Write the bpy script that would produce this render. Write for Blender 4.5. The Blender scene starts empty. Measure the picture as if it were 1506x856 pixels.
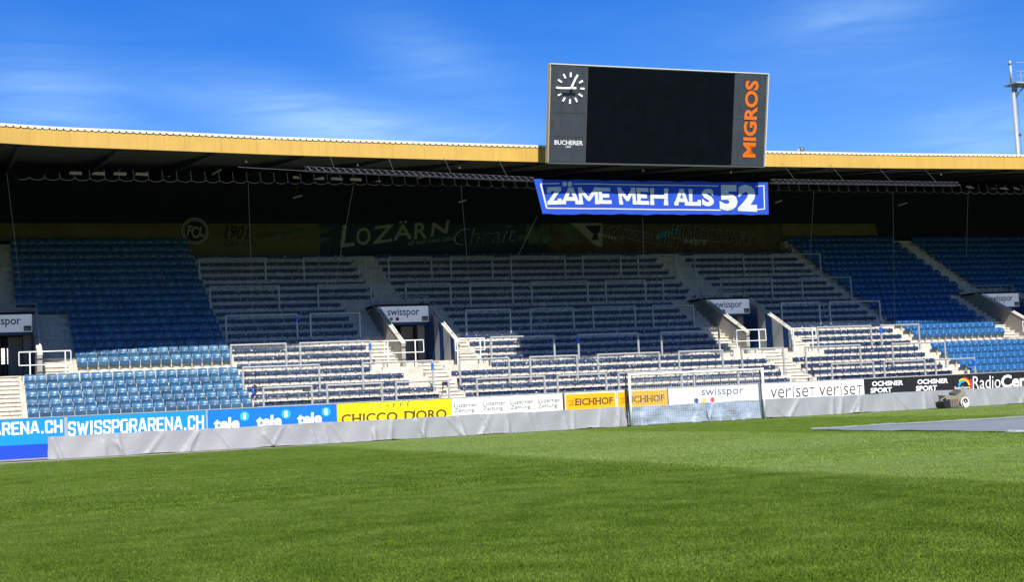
import bpy, math, random
import numpy as np
from mathutils import Vector, Matrix
random.seed(7); rng = np.random.default_rng(7)
S = bpy.context.scene
C = S.collection

# ---------------------------------------------------------------- camera
F_PX, HEAD, PITCH, ROLL, EYE = 2056.278, 0.376834, 0.0774407, 0.0483095, 1.54127
fw = Vector((math.sin(HEAD)*math.cos(PITCH), math.cos(HEAD)*math.cos(PITCH), math.sin(PITCH)))
r0 = Vector((math.cos(HEAD), -math.sin(HEAD), 0)); u0 = r0.cross(fw)
CR = r0*math.cos(ROLL) - u0*math.sin(ROLL); CU = r0*math.sin(ROLL) + u0*math.cos(ROLL)
EYEP = Vector((0, 0, EYE))
cam = bpy.data.cameras.new('camera'); co = bpy.data.objects.new('camera', cam); C.objects.link(co)
cam.sensor_width = 36; cam.sensor_fit = 'HORIZONTAL'; cam.lens = F_PX*36/1506
cam.clip_start = .1; cam.clip_end = 5000
co.matrix_world = Matrix(((CR.x, CU.x, -fw.x, 0), (CR.y, CU.y, -fw.y, 0), (CR.z, CU.z, -fw.z, EYE), (0, 0, 0, 1)))
S.camera = co

# ---------------------------------------------------------------- light
SUNV = Vector((0.20, 1, -1.02)).normalized()          # the way the light travels
sun = bpy.data.lights.new('sun', 'SUN'); sun.energy = 5.0; sun.angle = math.radians(.53); sun.color = (1, .95, .86)
so = bpy.data.objects.new('sun', sun); C.objects.link(so); so.rotation_mode = 'QUATERNION'
so.rotation_quaternion = SUNV.to_track_quat('-Z', 'Y')
W = bpy.data.worlds.new('World'); S.world = W; W.use_nodes = True
nt = W.node_tree; nt.nodes.clear()
N = nt.nodes.new; L = nt.links.new
out = N('ShaderNodeOutputWorld'); bg = N('ShaderNodeBackground'); sky = N('ShaderNodeTexSky')
sky.sky_type = 'NISHITA'; sky.sun_disc = False
sky.sun_elevation = math.asin(-SUNV.z); sky.sun_rotation = math.atan2(-SUNV.x, -SUNV.y)
sky.altitude = 450; sky.air_density = 1.0; sky.dust_density = .35; sky.ozone_density = 4.0
bg.inputs['Strength'].default_value = .066
tc = N('ShaderNodeTexCoord'); mp = N('ShaderNodeMapping'); mp.inputs['Scale'].default_value = (1.0, 1.0, 3.4)
mp.inputs['Rotation'].default_value = (0.0, 0.35, 0.0)
n1 = N('ShaderNodeTexNoise'); n1.inputs['Scale'].default_value = 2.6; n1.inputs['Detail'].default_value = 7; n1.inputs['Roughness'].default_value = .52; n1.inputs['Distortion'].default_value = .6
mp2 = N('ShaderNodeMapping'); mp2.inputs['Scale'].default_value = (3, 3, 22); mp2.inputs['Rotation'].default_value = (.0, .45, .1)
n2 = N('ShaderNodeTexNoise'); n2.inputs['Scale'].default_value = 3.2; n2.inputs['Detail'].default_value = 6; n2.inputs['Distortion'].default_value = 1.2
cr = N('ShaderNodeValToRGB'); cr.color_ramp.elements[0].position = .46; cr.color_ramp.elements[1].position = .8
mul = N('ShaderNodeMath'); mul.operation = 'MULTIPLY'
mul2 = N('ShaderNodeMath'); mul2.operation = 'MULTIPLY'; mul2.inputs[1].default_value = 1.25; mul2.use_clamp = True
mix = N('ShaderNodeMix'); mix.data_type = 'RGBA'
mix.inputs['B'].default_value = (5.6, 8.6, 11.6, 1)
hs = N('ShaderNodeHueSaturation'); hs.inputs['Saturation'].default_value = 1.42; hs.inputs['Hue'].default_value = .52; hs.inputs['Value'].default_value = 1.5
L(tc.outputs['Generated'], mp.inputs['Vector']); L(mp.outputs[0], n1.inputs['Vector'])
L(tc.outputs['Generated'], mp2.inputs['Vector']); L(mp2.outputs[0], n2.inputs['Vector'])
L(n1.outputs['Fac'], cr.inputs[0])
def sky_dir(px, py): return (CR*((px-753)/F_PX) + CU*((428-py)/F_PX) + fw).normalized()
acc = None
# thin cirrus: where each streak lies in the sky, its length, width and strength
for (xa, ya, xb_, yb_, wid, st) in ((265,130,640,215,.022,.62),(-60,170,230,200,.040,.26),(-80,110,200,150,.035,.2),(1330,225,1600,190,.030,.42),(1150,25,1380,0,.018,.3),(500,20,760,150,.03,.22),(350,190,800,215,.022,.35),(1000,60,1500,20,.05,.15),(700,212,752,178,.0010,.1)):
    a_ = sky_dir(xa, ya); b_ = sky_dir(xb_, yb_); ctr = (a_+b_).normalized(); ax_ = (b_-a_).normalized(); ay_ = ctr.cross(ax_).normalized(); hl = (b_-a_).length/2
    vs_ = []
    for vec, sc_, off in ((ax_, hl, ctr.dot(ax_)), (ay_, wid, ctr.dot(ay_))):
        dp = N('ShaderNodeVectorMath'); dp.operation = 'DOT_PRODUCT'; dp.inputs[1].default_value = vec; L(tc.outputs['Generated'], dp.inputs[0])
        sb_ = N('ShaderNodeMath'); sb_.operation = 'SUBTRACT'; L(dp.outputs['Value'], sb_.inputs[0]); sb_.inputs[1].default_value = off
        dv = N('ShaderNodeMath'); dv.operation = 'DIVIDE'; L(sb_.outputs[0], dv.inputs[0]); dv.inputs[1].default_value = sc_
        sq = N('ShaderNodeMath'); sq.operation = 'MULTIPLY'; L(dv.outputs[0], sq.inputs[0]); L(dv.outputs[0], sq.inputs[1]); vs_.append(sq)
    su = N('ShaderNodeMath'); su.operation = 'ADD'; L(vs_[0].outputs[0], su.inputs[0]); L(vs_[1].outputs[0], su.inputs[1])
    ng = N('ShaderNodeMath'); ng.operation = 'MULTIPLY'; ng.inputs[1].default_value = -1.3; L(su.outputs[0], ng.inputs[0])
    ex2 = N('ShaderNodeMath'); ex2.operation = 'EXPONENT'; L(ng.outputs[0], ex2.inputs[0])
    fr_ = N('ShaderNodeVectorMath'); fr_.operation = 'DOT_PRODUCT'; fr_.inputs[1].default_value = ctr; L(tc.outputs['Generated'], fr_.inputs[0])
    gt = N('ShaderNodeMath'); gt.operation = 'GREATER_THAN'; gt.inputs[1].default_value = .3; L(fr_.outputs['Value'], gt.inputs[0])
    m1_ = N('ShaderNodeMath'); m1_.operation = 'MULTIPLY'; L(ex2.outputs[0], m1_.inputs[0]); L(gt.outputs[0], m1_.inputs[1])
    m2_ = N('ShaderNodeMath'); m2_.operation = 'MULTIPLY'; L(m1_.outputs[0], m2_.inputs[0]); m2_.inputs[1].default_value = st
    if acc is None: acc = m2_
    else:
        a2 = N('ShaderNodeMath'); a2.operation = 'ADD'; L(acc.outputs[0], a2.inputs[0]); L(m2_.outputs[0], a2.inputs[1]); acc = a2
base_ = N('ShaderNodeMath'); base_.operation = 'MULTIPLY_ADD'; L(cr.outputs[0], base_.inputs[0]); base_.inputs[1].default_value = .14; L(acc.outputs[0], base_.inputs[2])
L(base_.outputs[0], mul.inputs[0]); L(n2.outputs['Fac'], mul.inputs[1]); L(mul.outputs[0], mul2.inputs[0])
L(sky.outputs[0], hs.inputs['Color']); L(hs.outputs[0], mix.inputs['A']); L(mul2.outputs[0], mix.inputs['Factor'])
L(mix.outputs['Result'], bg.inputs['Color']); L(bg.outputs[0], out.inputs[0])
S.view_settings.view_transform = 'Standard'; S.view_settings.look = 'None'
S.view_settings.exposure = 0.62; S.view_settings.gamma = 1
S.render.engine = 'CYCLES'; S.cycles.max_bounces = 6; S.cycles.diffuse_bounces = 2

# ---------------------------------------------------------------- helpers
def ray(px, py):
    return CR*((px-753)/F_PX) + CU*((428-py)/F_PX) + fw
def onY(px, py, Y):
    d = ray(px, py); t = Y/d.y
    return Vector((d.x*t, Y, EYE + d.z*t))
def onZ(px, py, Z):
    d = ray(px, py); t = (Z-EYE)/d.z
    return Vector((d.x*t, d.y*t, Z))
def hit(px, py, p0, n):
    d = ray(px, py); t = (Vector(p0)-EYEP).dot(n)/d.dot(n)
    return EYEP + d*t
def proj(p):
    v = Vector(p)-EYEP; z = v.dot(fw)
    return 753+F_PX*v.dot(CR)/z, 428-F_PX*v.dot(CU)/z, z

class MB:
    def __init__(s): s.v = []; s.f = []
    def add(s, vs, fs):
        b = len(s.v); s.v += [tuple(x) for x in vs]; s.f += [tuple(i+b for i in f) for f in fs]; return s
    def box(s, x0, x1, y0, y1, z0, z1):
        return s.add([(x0,y0,z0),(x1,y0,z0),(x1,y1,z0),(x0,y1,z0),(x0,y0,z1),(x1,y0,z1),(x1,y1,z1),(x0,y1,z1)],
                     [(0,3,2,1),(4,5,6,7),(0,1,5,4),(1,2,6,5),(2,3,7,6),(3,0,4,7)])
    def quad(s, a, b, c, d): return s.add([a,b,c,d], [(0,1,2,3)])
    def prism(s, poly, x0, x1):                      # poly of (y, z), extruded along x
        n = len(poly)
        vs = [(x0,y,z) for y,z in poly]+[(x1,y,z) for y,z in poly]
        fs = [tuple(range(n)), tuple(range(2*n-1, n-1, -1))]
        fs += [(i, i+n, (i+1)%n+n, (i+1)%n) for i in range(n)]
        return s.add(vs, fs)
    def tube(s, a, b, r, n=8, r2=None):
        a = Vector(a); b = Vector(b); d = (b-a).normalized(); r2 = r if r2 is None else r2
        x = d.orthogonal().normalized(); y = d.cross(x)
        vs = []
        for p, rr in ((a, r), (b, r2)):
            for i in range(n):
                t = 2*math.pi*i/n; vs.append(p+x*math.cos(t)*rr+y*math.sin(t)*rr)
        fs = [(i, (i+1)%n, (i+1)%n+n, i+n) for i in range(n)] + [tuple(range(n-1,-1,-1)), tuple(range(n, 2*n))]
        return s.add(vs, fs)
    def disc(s, c, ex, ez, r, n=24, r_in=0, a0=0, a1=2*math.pi):
        c = Vector(c); full = abs(a1-a0-2*math.pi) < 1e-6
        P = [(c+ex*math.cos(a0+(a1-a0)*i/n)*r+ez*math.sin(a0+(a1-a0)*i/n)*r) for i in range(n+1)]
        if r_in == 0: return s.add(P[:-1], [tuple(range(n))])
        Q = [(c+ex*math.cos(a0+(a1-a0)*i/n)*r_in+ez*math.sin(a0+(a1-a0)*i/n)*r_in) for i in range(n+1)]
        return s.add(P+Q, [(i, i+1, n+2+i, n+1+i) for i in range(n)])
    def mesh(s, name, mat, smooth=False):
        me = bpy.data.meshes.new(name); me.from_pydata([tuple(v) for v in s.v], [], s.f); me.update()
        if mat: me.materials.append(mat)
        if smooth: me.polygons.foreach_set('use_smooth', [True]*len(me.polygons))
        return me
    def build(s, name, mat, parent=None, smooth=False, loc=None):
        return link(name, s.mesh(name, mat, smooth), parent, loc)
def link(name, me, parent=None, loc=None):
    o = bpy.data.objects.new(name, me); C.objects.link(o)
    if parent is not None: o.parent = parent
    if loc is not None: o.location = loc
    return o
def thing(name, label, cat, loc=(0,0,0), group=None):
    o = bpy.data.objects.new(name, None); C.objects.link(o); o.location = loc
    o.empty_display_size = .2
    return tag(o, label, cat, group)
def tag(o, label=None, cat=None, group=None, kind=None):
    if label: o['label'] = label
    if cat: o['category'] = cat
    if group: o['group'] = group
    if kind: o['kind'] = kind
    return o

def mat(name, col, rough=.7, metal=0, var=.08, scale=6, bump=0, bscale=40, coord='Object', spec=.5, emit=None, coat=0, specks=None, stretch=None, streak=0):
    m = bpy.data.materials.new(name); m.use_nodes = True; t = m.node_tree; n = t.nodes; l = t.links
    b = n['Principled BSDF']; b.inputs['Roughness'].default_value = rough; b.inputs['Metallic'].default_value = metal
    b.inputs['Specular IOR Level'].default_value = spec
    if coat: b.inputs['Coat Weight'].default_value = coat; b.inputs['Coat Roughness'].default_value = .15
    g = n.new('ShaderNodeNewGeometry')
    mpn = n.new('ShaderNodeMapping'); l.new(g.outputs['Position'], mpn.inputs['Vector'])
    if stretch: mpn.inputs['Scale'].default_value = stretch
    ns = n.new('ShaderNodeTexNoise'); ns.inputs['Scale'].default_value = scale; ns.inputs['Detail'].default_value = 5; ns.inputs['Roughness'].default_value = .6
    l.new(mpn.outputs[0], ns.inputs['Vector'])
    mr = n.new('ShaderNodeMapRange'); mr.inputs['From Min'].default_value = .25; mr.inputs['From Max'].default_value = .75
    mr.inputs['To Min'].default_value = 1-var; mr.inputs['To Max'].default_value = 1+var
    l.new(ns.outputs['Fac'], mr.inputs['Value'])
    mx = n.new('ShaderNodeMix'); mx.data_type = 'RGBA'; mx.blend_type = 'MULTIPLY'; mx.inputs['Factor'].default_value = 1
    mx.inputs['A'].default_value = (*col, 1); l.new(mr.outputs[0], mx.inputs['B'])
    res = mx.outputs['Result']
    if streak:
        m3 = n.new('ShaderNodeMapping'); m3.inputs['Scale'].default_value = (7, 7, .5); l.new(g.outputs['Position'], m3.inputs['Vector'])
        s3 = n.new('ShaderNodeTexNoise'); s3.inputs['Scale'].default_value = 1; s3.inputs['Detail'].default_value = 4; l.new(m3.outputs[0], s3.inputs['Vector'])
        r3 = n.new('ShaderNodeMapRange'); r3.inputs['From Min'].default_value = .35; r3.inputs['From Max'].default_value = .7
        r3.inputs['To Min'].default_value = 1; r3.inputs['To Max'].default_value = 1-streak; l.new(s3.outputs['Fac'], r3.inputs['Value'])
        mm = n.new('ShaderNodeMix'); mm.data_type = 'RGBA'; mm.blend_type = 'MULTIPLY'; mm.inputs['Factor'].default_value = 1
        l.new(res, mm.inputs['A']); l.new(r3.outputs[0], mm.inputs['B']); res = mm.outputs['Result']
    if specks:
        amt, scol, ssc = specks
        vo = n.new('ShaderNodeTexVoronoi'); vo.inputs['Scale'].default_value = ssc; l.new(g.outputs['Position'], vo.inputs['Vector'])
        nn = n.new('ShaderNodeTexNoise'); nn.inputs['Scale'].default_value = 1.3; l.new(g.outputs['Position'], nn.inputs['Vector'])
        ad = n.new('ShaderNodeMath'); ad.operation = 'MULTIPLY'; ad.inputs[1].default_value = amt*2; l.new(nn.outputs['Fac'], ad.inputs[0])
        lt = n.new('ShaderNodeMath'); lt.operation = 'LESS_THAN'; l.new(vo.outputs['Distance'], lt.inputs[0]); l.new(ad.outputs[0], lt.inputs[1])
        m2 = n.new('ShaderNodeMix'); m2.data_type = 'RGBA'; l.new(lt.outputs[0], m2.inputs['Factor']); l.new(res, m2.inputs['A']); m2.inputs['B'].default_value = (*scol, 1)
        res = m2.outputs['Result']
    l.new(res, b.inputs['Base Color'])
    if bump:
        nb = n.new('ShaderNodeTexNoise'); nb.inputs['Scale'].default_value = bscale; nb.inputs['Detail'].default_value = 4; l.new(mpn.outputs[0], nb.inputs['Vector'])
        bp = n.new('ShaderNodeBump'); bp.inputs['Strength'].default_value = bump; bp.inputs['Distance'].default_value = .03
        l.new(nb.outputs['Fac'], bp.inputs['Height']); l.new(bp.outputs[0], b.inputs['Normal'])
    if emit: b.inputs['Emission Color'].default_value = (*emit[0], 1); b.inputs['Emission Strength'].default_value = emit[1]
    return m

M = dict(
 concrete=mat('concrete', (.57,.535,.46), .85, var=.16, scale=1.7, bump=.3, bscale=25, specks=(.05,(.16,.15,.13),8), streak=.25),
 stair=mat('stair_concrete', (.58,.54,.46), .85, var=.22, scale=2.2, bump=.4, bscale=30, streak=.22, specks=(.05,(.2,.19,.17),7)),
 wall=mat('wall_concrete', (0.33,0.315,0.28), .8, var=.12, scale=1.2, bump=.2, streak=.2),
 seat=mat('blue_plastic', (.010,.092,.255), .38, var=.25, scale=2.3, coat=.1),
 seat_b=mat('worn_blue_plastic', (0.034,0.118,0.235), .38, var=.2, scale=3.1, coat=.15),
 fold=mat('navy_plastic', (0.013,0.033,0.085), .45, var=.25, scale=4, specks=(.16,(.68,.68,.66),6.0)),
 fold2=mat('dusty_navy_plastic', (0.018,0.044,0.1), .5, var=.3, scale=4, specks=(.15,(.68,.68,.66),5.0)),
 steel=mat('galvanised_steel', (0.34,0.35,0.35), .5, metal=.15, var=.12, scale=5),
 steel_d=mat('dark_steel', (.10,.105,.11), .5, metal=.3),
 white=mat('white_paint', (.78,.79,.78), .45, var=.05),
 dot=mat('number_plate', (.6,.65,.7), .5),
 black=mat('black_plastic', (.012,.012,.014), .5),
 cladblue=mat('blue_cladding', (0.005,0.04,0.15), .45, var=.08),
 signwhite=mat('glowing_sign', (.62,.64,.66), .5, var=.03, emit=((.8,.88,1), .13)), cladwhite=mat('pale_cladding', (0.36,0.38,0.39), .5, var=.06, streak=.12),  # pale sign face with a slight added glow
 yellow=mat('ochre_fascia', (0.52,0.32,0.06), .55, var=.07, scale=.8, streak=.1),
 roofsheet=mat('pale_roof_sheet', (.62,.57,.45), .5, var=.06),
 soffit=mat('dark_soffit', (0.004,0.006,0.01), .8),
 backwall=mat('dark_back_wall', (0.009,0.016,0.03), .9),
 scrn=mat('led_screen', (0.0015,0.003,0.005), .8, spec=.05, var=.3, scale=1.5),
 panel=mat('slate_panel', (0.034,0.042,0.055), .6, var=.12, scale=3, streak=.3),
 casing=mat('casing_metal', (0.24,0.2,0.14), .5),
 alu=mat('pale_trim', (.55,.56,.56), .4),
 orange=mat('orange_letters', (0.62,0.13,0.005), .5, var=.03),
 letter=mat('white_letters', (.8,.8,.8), .5, var=.02),
 clothblue=mat('blue_cloth', (0.004,0.05,0.42), .8, var=.1, scale=1.5),
 clothwhite=mat('white_cloth', (0.5,0.52,0.52), .85, var=.06),
 adcyan=mat('cyan_print', (0,0.23,0.62), .45, var=.03), adblue=mat('blue_print', (.0,.15,.70), .45, var=.06, scale=.7),
 adnavy=mat('mid_blue_print', (0.003,0.07,0.28), .45, var=.06, scale=.7),
 adyellow=mat('lemon_print', (0.68,0.62,0), .5, var=.03), adgold=mat('golden_print', (0.66,0.38,0), .5, var=.04),
 adwhite=mat('white_print', (.76,.77,.78), .5, var=.03), adblack=mat('black_print', (.012,.011,.014), .5),
 brown=mat('brown_letters', (.10,.03,.01), .6), inkgrey=mat('grey_ink', (.10,.10,.10), .6), ink=mat('plum_ink', (.045,.03,.045), .6),
 navyink=mat('navy_ink', (.02,.03,.16), .6), red=mat('red_ink', (.7,.02,.06), .5), yel=mat('yellow_ink', (.8,.6,.02), .5),
 lightblue=mat('light_blue_ink', (.02,.40,.80), .5), green=mat('green_sign', (.08,.16,.10), .6), darkred=mat('crimson_ink', (.35,.01,.05), .6),
 olive=mat('olive_ink', (.32,.30,.12), .6), blueband=mat('royal_blue_board', (0,0.045,0.45), .5, var=.04),
 tarp=mat('grey_tarpaulin', (0.235,0.245,0.26), .55, var=.05, scale=1.2, bump=.4, bscale=7),
 sheet=mat('blue_grey_sheet', (.195,.22,.235), .6, var=.16, scale=.9, bump=.3, bscale=3),
 filmblue=mat('crinkled_film', (.24,.30,.38), .35, var=.75, scale=.9, bump=.5, bscale=3, stretch=(1,1,2.5)),
 kerb=mat('kerb_stone', (0.36,0.33,0.29), .85, var=.12, scale=3),
 net=mat('net_cord', (0.5,0.52,0.54), .8), rope=mat('grey_rope', (0.018,0.021,0.027), .8),
 truss=mat('aluminium_truss', (0.09,0.09,0.11), .35, metal=.6),
 beige=mat('beige_paint', (0.25,0.235,0.175), .6, var=.2, scale=4), rusty=mat('rust_brown', (.25,.16,.11), .8, var=.25),
 muraldark=mat('mural_petrol', (0.022,0.05,0.065), .9, var=.3, scale=.5), muralyel=mat('mural_mustard', (0.14,0.135,0.05), .9, var=.25, scale=.6),
 muralcream=mat('mural_cream', (0.34,0.34,0.27), .9, var=.1), muralink=mat('mural_ink', (.015,.02,.05), .9), muralgreen=mat('mural_green', (0.09,0.13,0.07), .9, var=.4, scale=1.5),
 muralbrown=mat('mural_brown', (0.1,0.085,0.04), .9, var=.5, scale=1.2),
 lampglass=mat('pale_panel', (0.22,0.24,0.18), .5, emit=((.75,.8,.6), .05)), winglow=mat('lit_window', (.8,.8,.8), .5, emit=((1,1,.98), .9)),
 bluetape=mat('blue_tape', (.01,.12,.65), .5), tan=mat('tan_strip', (.48,.38,.22), .6),
)

# text: built-in letter shapes turned into a flat mesh, mapped on a plane
_tc = {}
def glyphs(body, bold=0., shear=0., space=1.):
    k = (body, bold, shear, space)
    if k in _tc: return _tc[k]
    cu = bpy.data.curves.new('t', 'FONT'); cu.body = body; cu.offset = bold; cu.shear = shear; cu.space_character = space
    cu.resolution_u = 3; cu.fill_mode = 'FRONT'
    o = bpy.data.objects.new('t', cu); C.objects.link(o); bpy.context.view_layer.update()
    dg = bpy.context.evaluated_depsgraph_get(); me = bpy.data.meshes.new_from_object(o.evaluated_get(dg))
    v = np.array([tuple(x.co) for x in me.vertices]); f = [tuple(p.vertices) for p in me.polygons]
    bpy.data.objects.remove(o); bpy.data.curves.remove(cu); bpy.data.meshes.remove(me)
    mn = v.min(0); mx = v.max(0); v = (v-mn)/np.maximum(mx-mn, 1e-6)
    _tc[k] = (v, f, (mx-mn)[0]/(mx-mn)[1]); return _tc[k]
SER = {'E':'bt','M':'bBtT','H':'bBtT','A':'bB','L':'bt','I':'cC','F':'bt','R':'bBt','U':'tT','B':'bt','D':'bt','N':'btT','P':'bt','1':'c','5':'','2':'','Z':'','h':'b','n':'bB','i':'c','r':'b','u':'','m':'bB'}
def text(body, BL, BR, TL, parent, m, bold=0., shear=0., serif=0., name='lettering', lift=.005, n=Vector((0,-1,0)), space=1., sw=.05):
    """BL, BR, TL: world corners of the word's bounding box"""
    BL = Vector(BL); ex = Vector(BR)-BL; ez = Vector(TL)-BL
    mb = MB()
    v, f, asp = glyphs(body, bold, shear, space)
    mb.add([BL+ex*a[0]+ez*a[1]+n*lift for a in v], f)
    if serif:
        # slabs at the stroke ends, letter by letter
        g = []
        tot = glyphs(body, bold, shear, space)[2]
        x = 0
        wid = []
        for i, ch in enumerate(body):
            # where letter i sits: width of the prefix up to and including it
            if ch == ' ': wid.append(None); continue
            w1 = glyphs(body[:i+1], bold, shear, space); w0 = glyphs(ch, bold, shear, space)
            full = raww(body, bold, shear, space)
            e = raww(body[:i+1], bold, shear, space); sgl = raww(ch, bold, shear, space)
            x1 = (e[1]-full[0])/(full[1]-full[0]); x0 = x1-(sgl[1]-sgl[0])/(full[1]-full[0]); wid.append((x0, x1, (sgl[2]-full[2])/(full[3]-full[2]), (sgl[3]-full[2])/(full[3]-full[2])))
        for ch, q in zip(body, wid):
            if q is None: continue
            x0, x1, y0, y1 = q
            for s in SER.get(ch.upper() if ch in 'ÄäÜ' else ch, '') if ch not in 'Ä' else 'bB':
                st = (x1-x0)*.16
                if s in 'bt': a, b_ = x0-sw*serif, x0+st*1.3+sw*serif
                elif s in 'BT': a, b_ = x1-st*1.3-sw*serif, x1+sw*serif
                else: a, b_ = (x0+x1)/2-sw*serif*1.6, (x0+x1)/2+sw*serif*1.6
                z0, z1 = (y0, y0+.13) if s in 'bBc' else (y1-.13, y1)
                if ch == 'Ä' and s in 'tTC': continue
                mb.quad(*[BL+ex*p[0]+ez*p[1]+n*(lift+.002) for p in ((a,z0),(b_,z0),(b_,z1),(a,z1))])
    return mb.build(name, m, parent)
# a squared stroke alphabet for the condensed web address and the painted banner
_ch = lambda c=.16: [(1,1-c),(1-c,1),(c,1),(0,1-c),(0,c),(c,0),(1-c,0),(1,c)]
STROKES = {
 'S': (.50, [[(1,.8),(1,.9),(.84,1),(.16,1),(0,.88),(0,.64),(.16,.52),(.84,.48),(1,.36),(1,.12),(.84,0),(.16,0),(0,.1),(0,.2)]], [(1,.82),(0,.18)]),
 'W': (.82, [[(0,1),(.25,0),(.5,.85),(.75,0),(1,1)]], []), 'I': (.16, [[(.5,0),(.5,1)]], []),
 'P': (.50, [[(0,0),(0,1),(.84,1),(1,.88),(1,.58),(.84,.45),(0,.45)]], []), 'O': (.52, [_ch()+[(1,.84)]], []),
 'R': (.52, [[(0,0),(0,1),(.84,1),(1,.88),(1,.6),(.84,.48),(0,.48)],[(.55,.48),(1,0)]], []),
 'A': (.60, [[(0,0),(.42,1),(.58,1),(1,0)],[(.2,.27),(.8,.27)]], [(0,0),(1,0)]),
 'E': (.48, [[(1,1),(0,1),(0,0),(1,0)],[(0,.5),(.8,.5)]], [(0,0),(0,1)]), 'N': (.56, [[(0,0),(0,1),(1,0),(1,1)]], []),
 'C': (.50, [[(1,.76),(1,.88),(.84,1),(.16,1),(0,.88),(0,.12),(.16,0),(.84,0),(1,.12),(1,.24)]], []), 'H': (.54, [[(0,0),(0,1)],[(1,0),(1,1)],[(0,.5),(1,.5)]], [(0,0),(0,1),(1,0),(1,1)]),
 '.': (.13, [[(.5,0),(.5,.03)]], []), 'Z': (.55, [[(0,.86),(0,1),(1,1),(0,0),(1,0),(1,.14)]], []),
 'M': (.80, [[(0,0),(0,1),(.5,.22),(1,1),(1,0)]], [(0,0),(1,0),(0,1),(1,1)]), 'L': (.48, [[(0,1),(0,0),(1,0),(1,.16)]], [(0,1),(0,0)]),
 '5': (.56, [[(1,1),(.08,1),(0,.55),(.75,.6),(1,.44),(1,.14),(.8,0),(.15,0),(0,.08)]], []), '2': (.60, [[(0,.74),(.05,.9),(.25,1),(.8,1),(1,.84),(1,.66),(.05,.1),(.05,0),(1,0)]], []),
}
def stroke_text(word, BL, BR, TL, th, gap=.09, slab=0., n=Vector((0,-1,0)), lift=.005):
    BL = Vector(BL); ex = Vector(BR)-BL; ez = Vector(TL)-BL; H = ez.length; Wd = ex.length; eu = ex/Wd; ev = ez/H
    tot = sum(STROKES[c][0]+th for c in word)+gap*(len(word)-1); k = Wd/(tot*H); mb = MB(); x = 0; nq = 0
    for c in word:
        w, lines, sl = STROKES[c]; gw = (w+th)*k; u0 = x; t = th*min(1, k*1.08)
        f = lambda p: ((u0+t/2+p[0]*(gw-t))*H, (t/2+p[1]*(1-t))*H)
        for ln in lines:
            for a, b in zip(ln[:-1], ln[1:]):
                (ax, ay), (bx_, by) = f(a), f(b); dx, dy = bx_-ax, by-ay; q = math.hypot(dx, dy) or 1; dx /= q; dy /= q; e = t*H/2; o = .42*e if abs(dx*dy) > .05 else e
                pts = [(ax-dx*o+dy*e, ay-dy*o-dx*e), (bx_+dx*o+dy*e, by+dy*o-dx*e), (bx_+dx*o-dy*e, by+dy*o+dx*e), (ax-dx*o-dy*e, ay-dy*o+dx*e)]
                pts = [(p, min(max(z, 0), H)) for p, z in pts]; nq += 1
                mb.quad(*[BL+eu*p+ev*z+n*(lift+.0003*(nq%7)) for p, z in pts])
        if slab:
            for p in sl:
                cx, cy = f(p); e = t*H*slab; hh = t*H*.5; nq += 1
                mb.quad(*[BL+eu*(cx+i)+ev*(cy+j)+n*(lift+.0024) for i, j in ((-e,-hh),(e,-hh),(e,hh),(-e,hh))])
        x += gw+gap*k
    return mb
_rw = {}
def raww(body, bold, shear, space):
    k = (body, bold, shear, space)
    if k in _rw: return _rw[k]
    cu = bpy.data.curves.new('t', 'FONT'); cu.body = body; cu.offset = bold; cu.shear = shear; cu.space_character = space
    cu.resolution_u = 3; cu.fill_mode = 'FRONT'
    o = bpy.data.objects.new('t', cu); C.objects.link(o); bpy.context.view_layer.update()
    dg = bpy.context.evaluated_depsgraph_get(); me = bpy.data.meshes.new_from_object(o.evaluated_get(dg))
    v = np.array([tuple(x.co) for x in me.vertices])
    bpy.data.objects.remove(o); bpy.data.curves.remove(cu); bpy.data.meshes.remove(me)
    _rw[k] = (v[:,0].min(), v[:,0].max(), v[:,1].min(), v[:,1].max()); return _rw[k]
def ptext(body, bl, br, tl, Y, parent, m, **k):        # corners read off the photo, on the vertical plane Y
    return text(body, onY(*bl, Y), onY(*br, Y), onY(*tl, Y), parent, m, **k)
EX = Vector((1,0,0)); EZ = Vector((0,0,1))

# ---------------------------------------------------------------- profile of the stand
def RY(i): return 80.285+(1-i)*.8005
def RZ(i): return 3.01859803e-03*i*i-.495916898*i+10.9539139
def T(i): return RZ(i)-.48                 # tread level of row i
def FY(i): return RY(i)+.06                # riser under tread i-1 rises at this y, from T(i) to T(i-1)
XC = [1.9, 22.3, 42.4, 62.55]              # the four tunnel mouths, with an aisle above and below each
XL, XR = -12., 86.

# ---------------------------------------------------------------- ground, pitch
g = MB(); g.box(-900, 900, -900, 1400, -.6, -.03)
tag(g.build('ground', mat('earth_green', (.06,.09,.04), .95, var=.2, scale=.05)), kind='structure')

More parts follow.
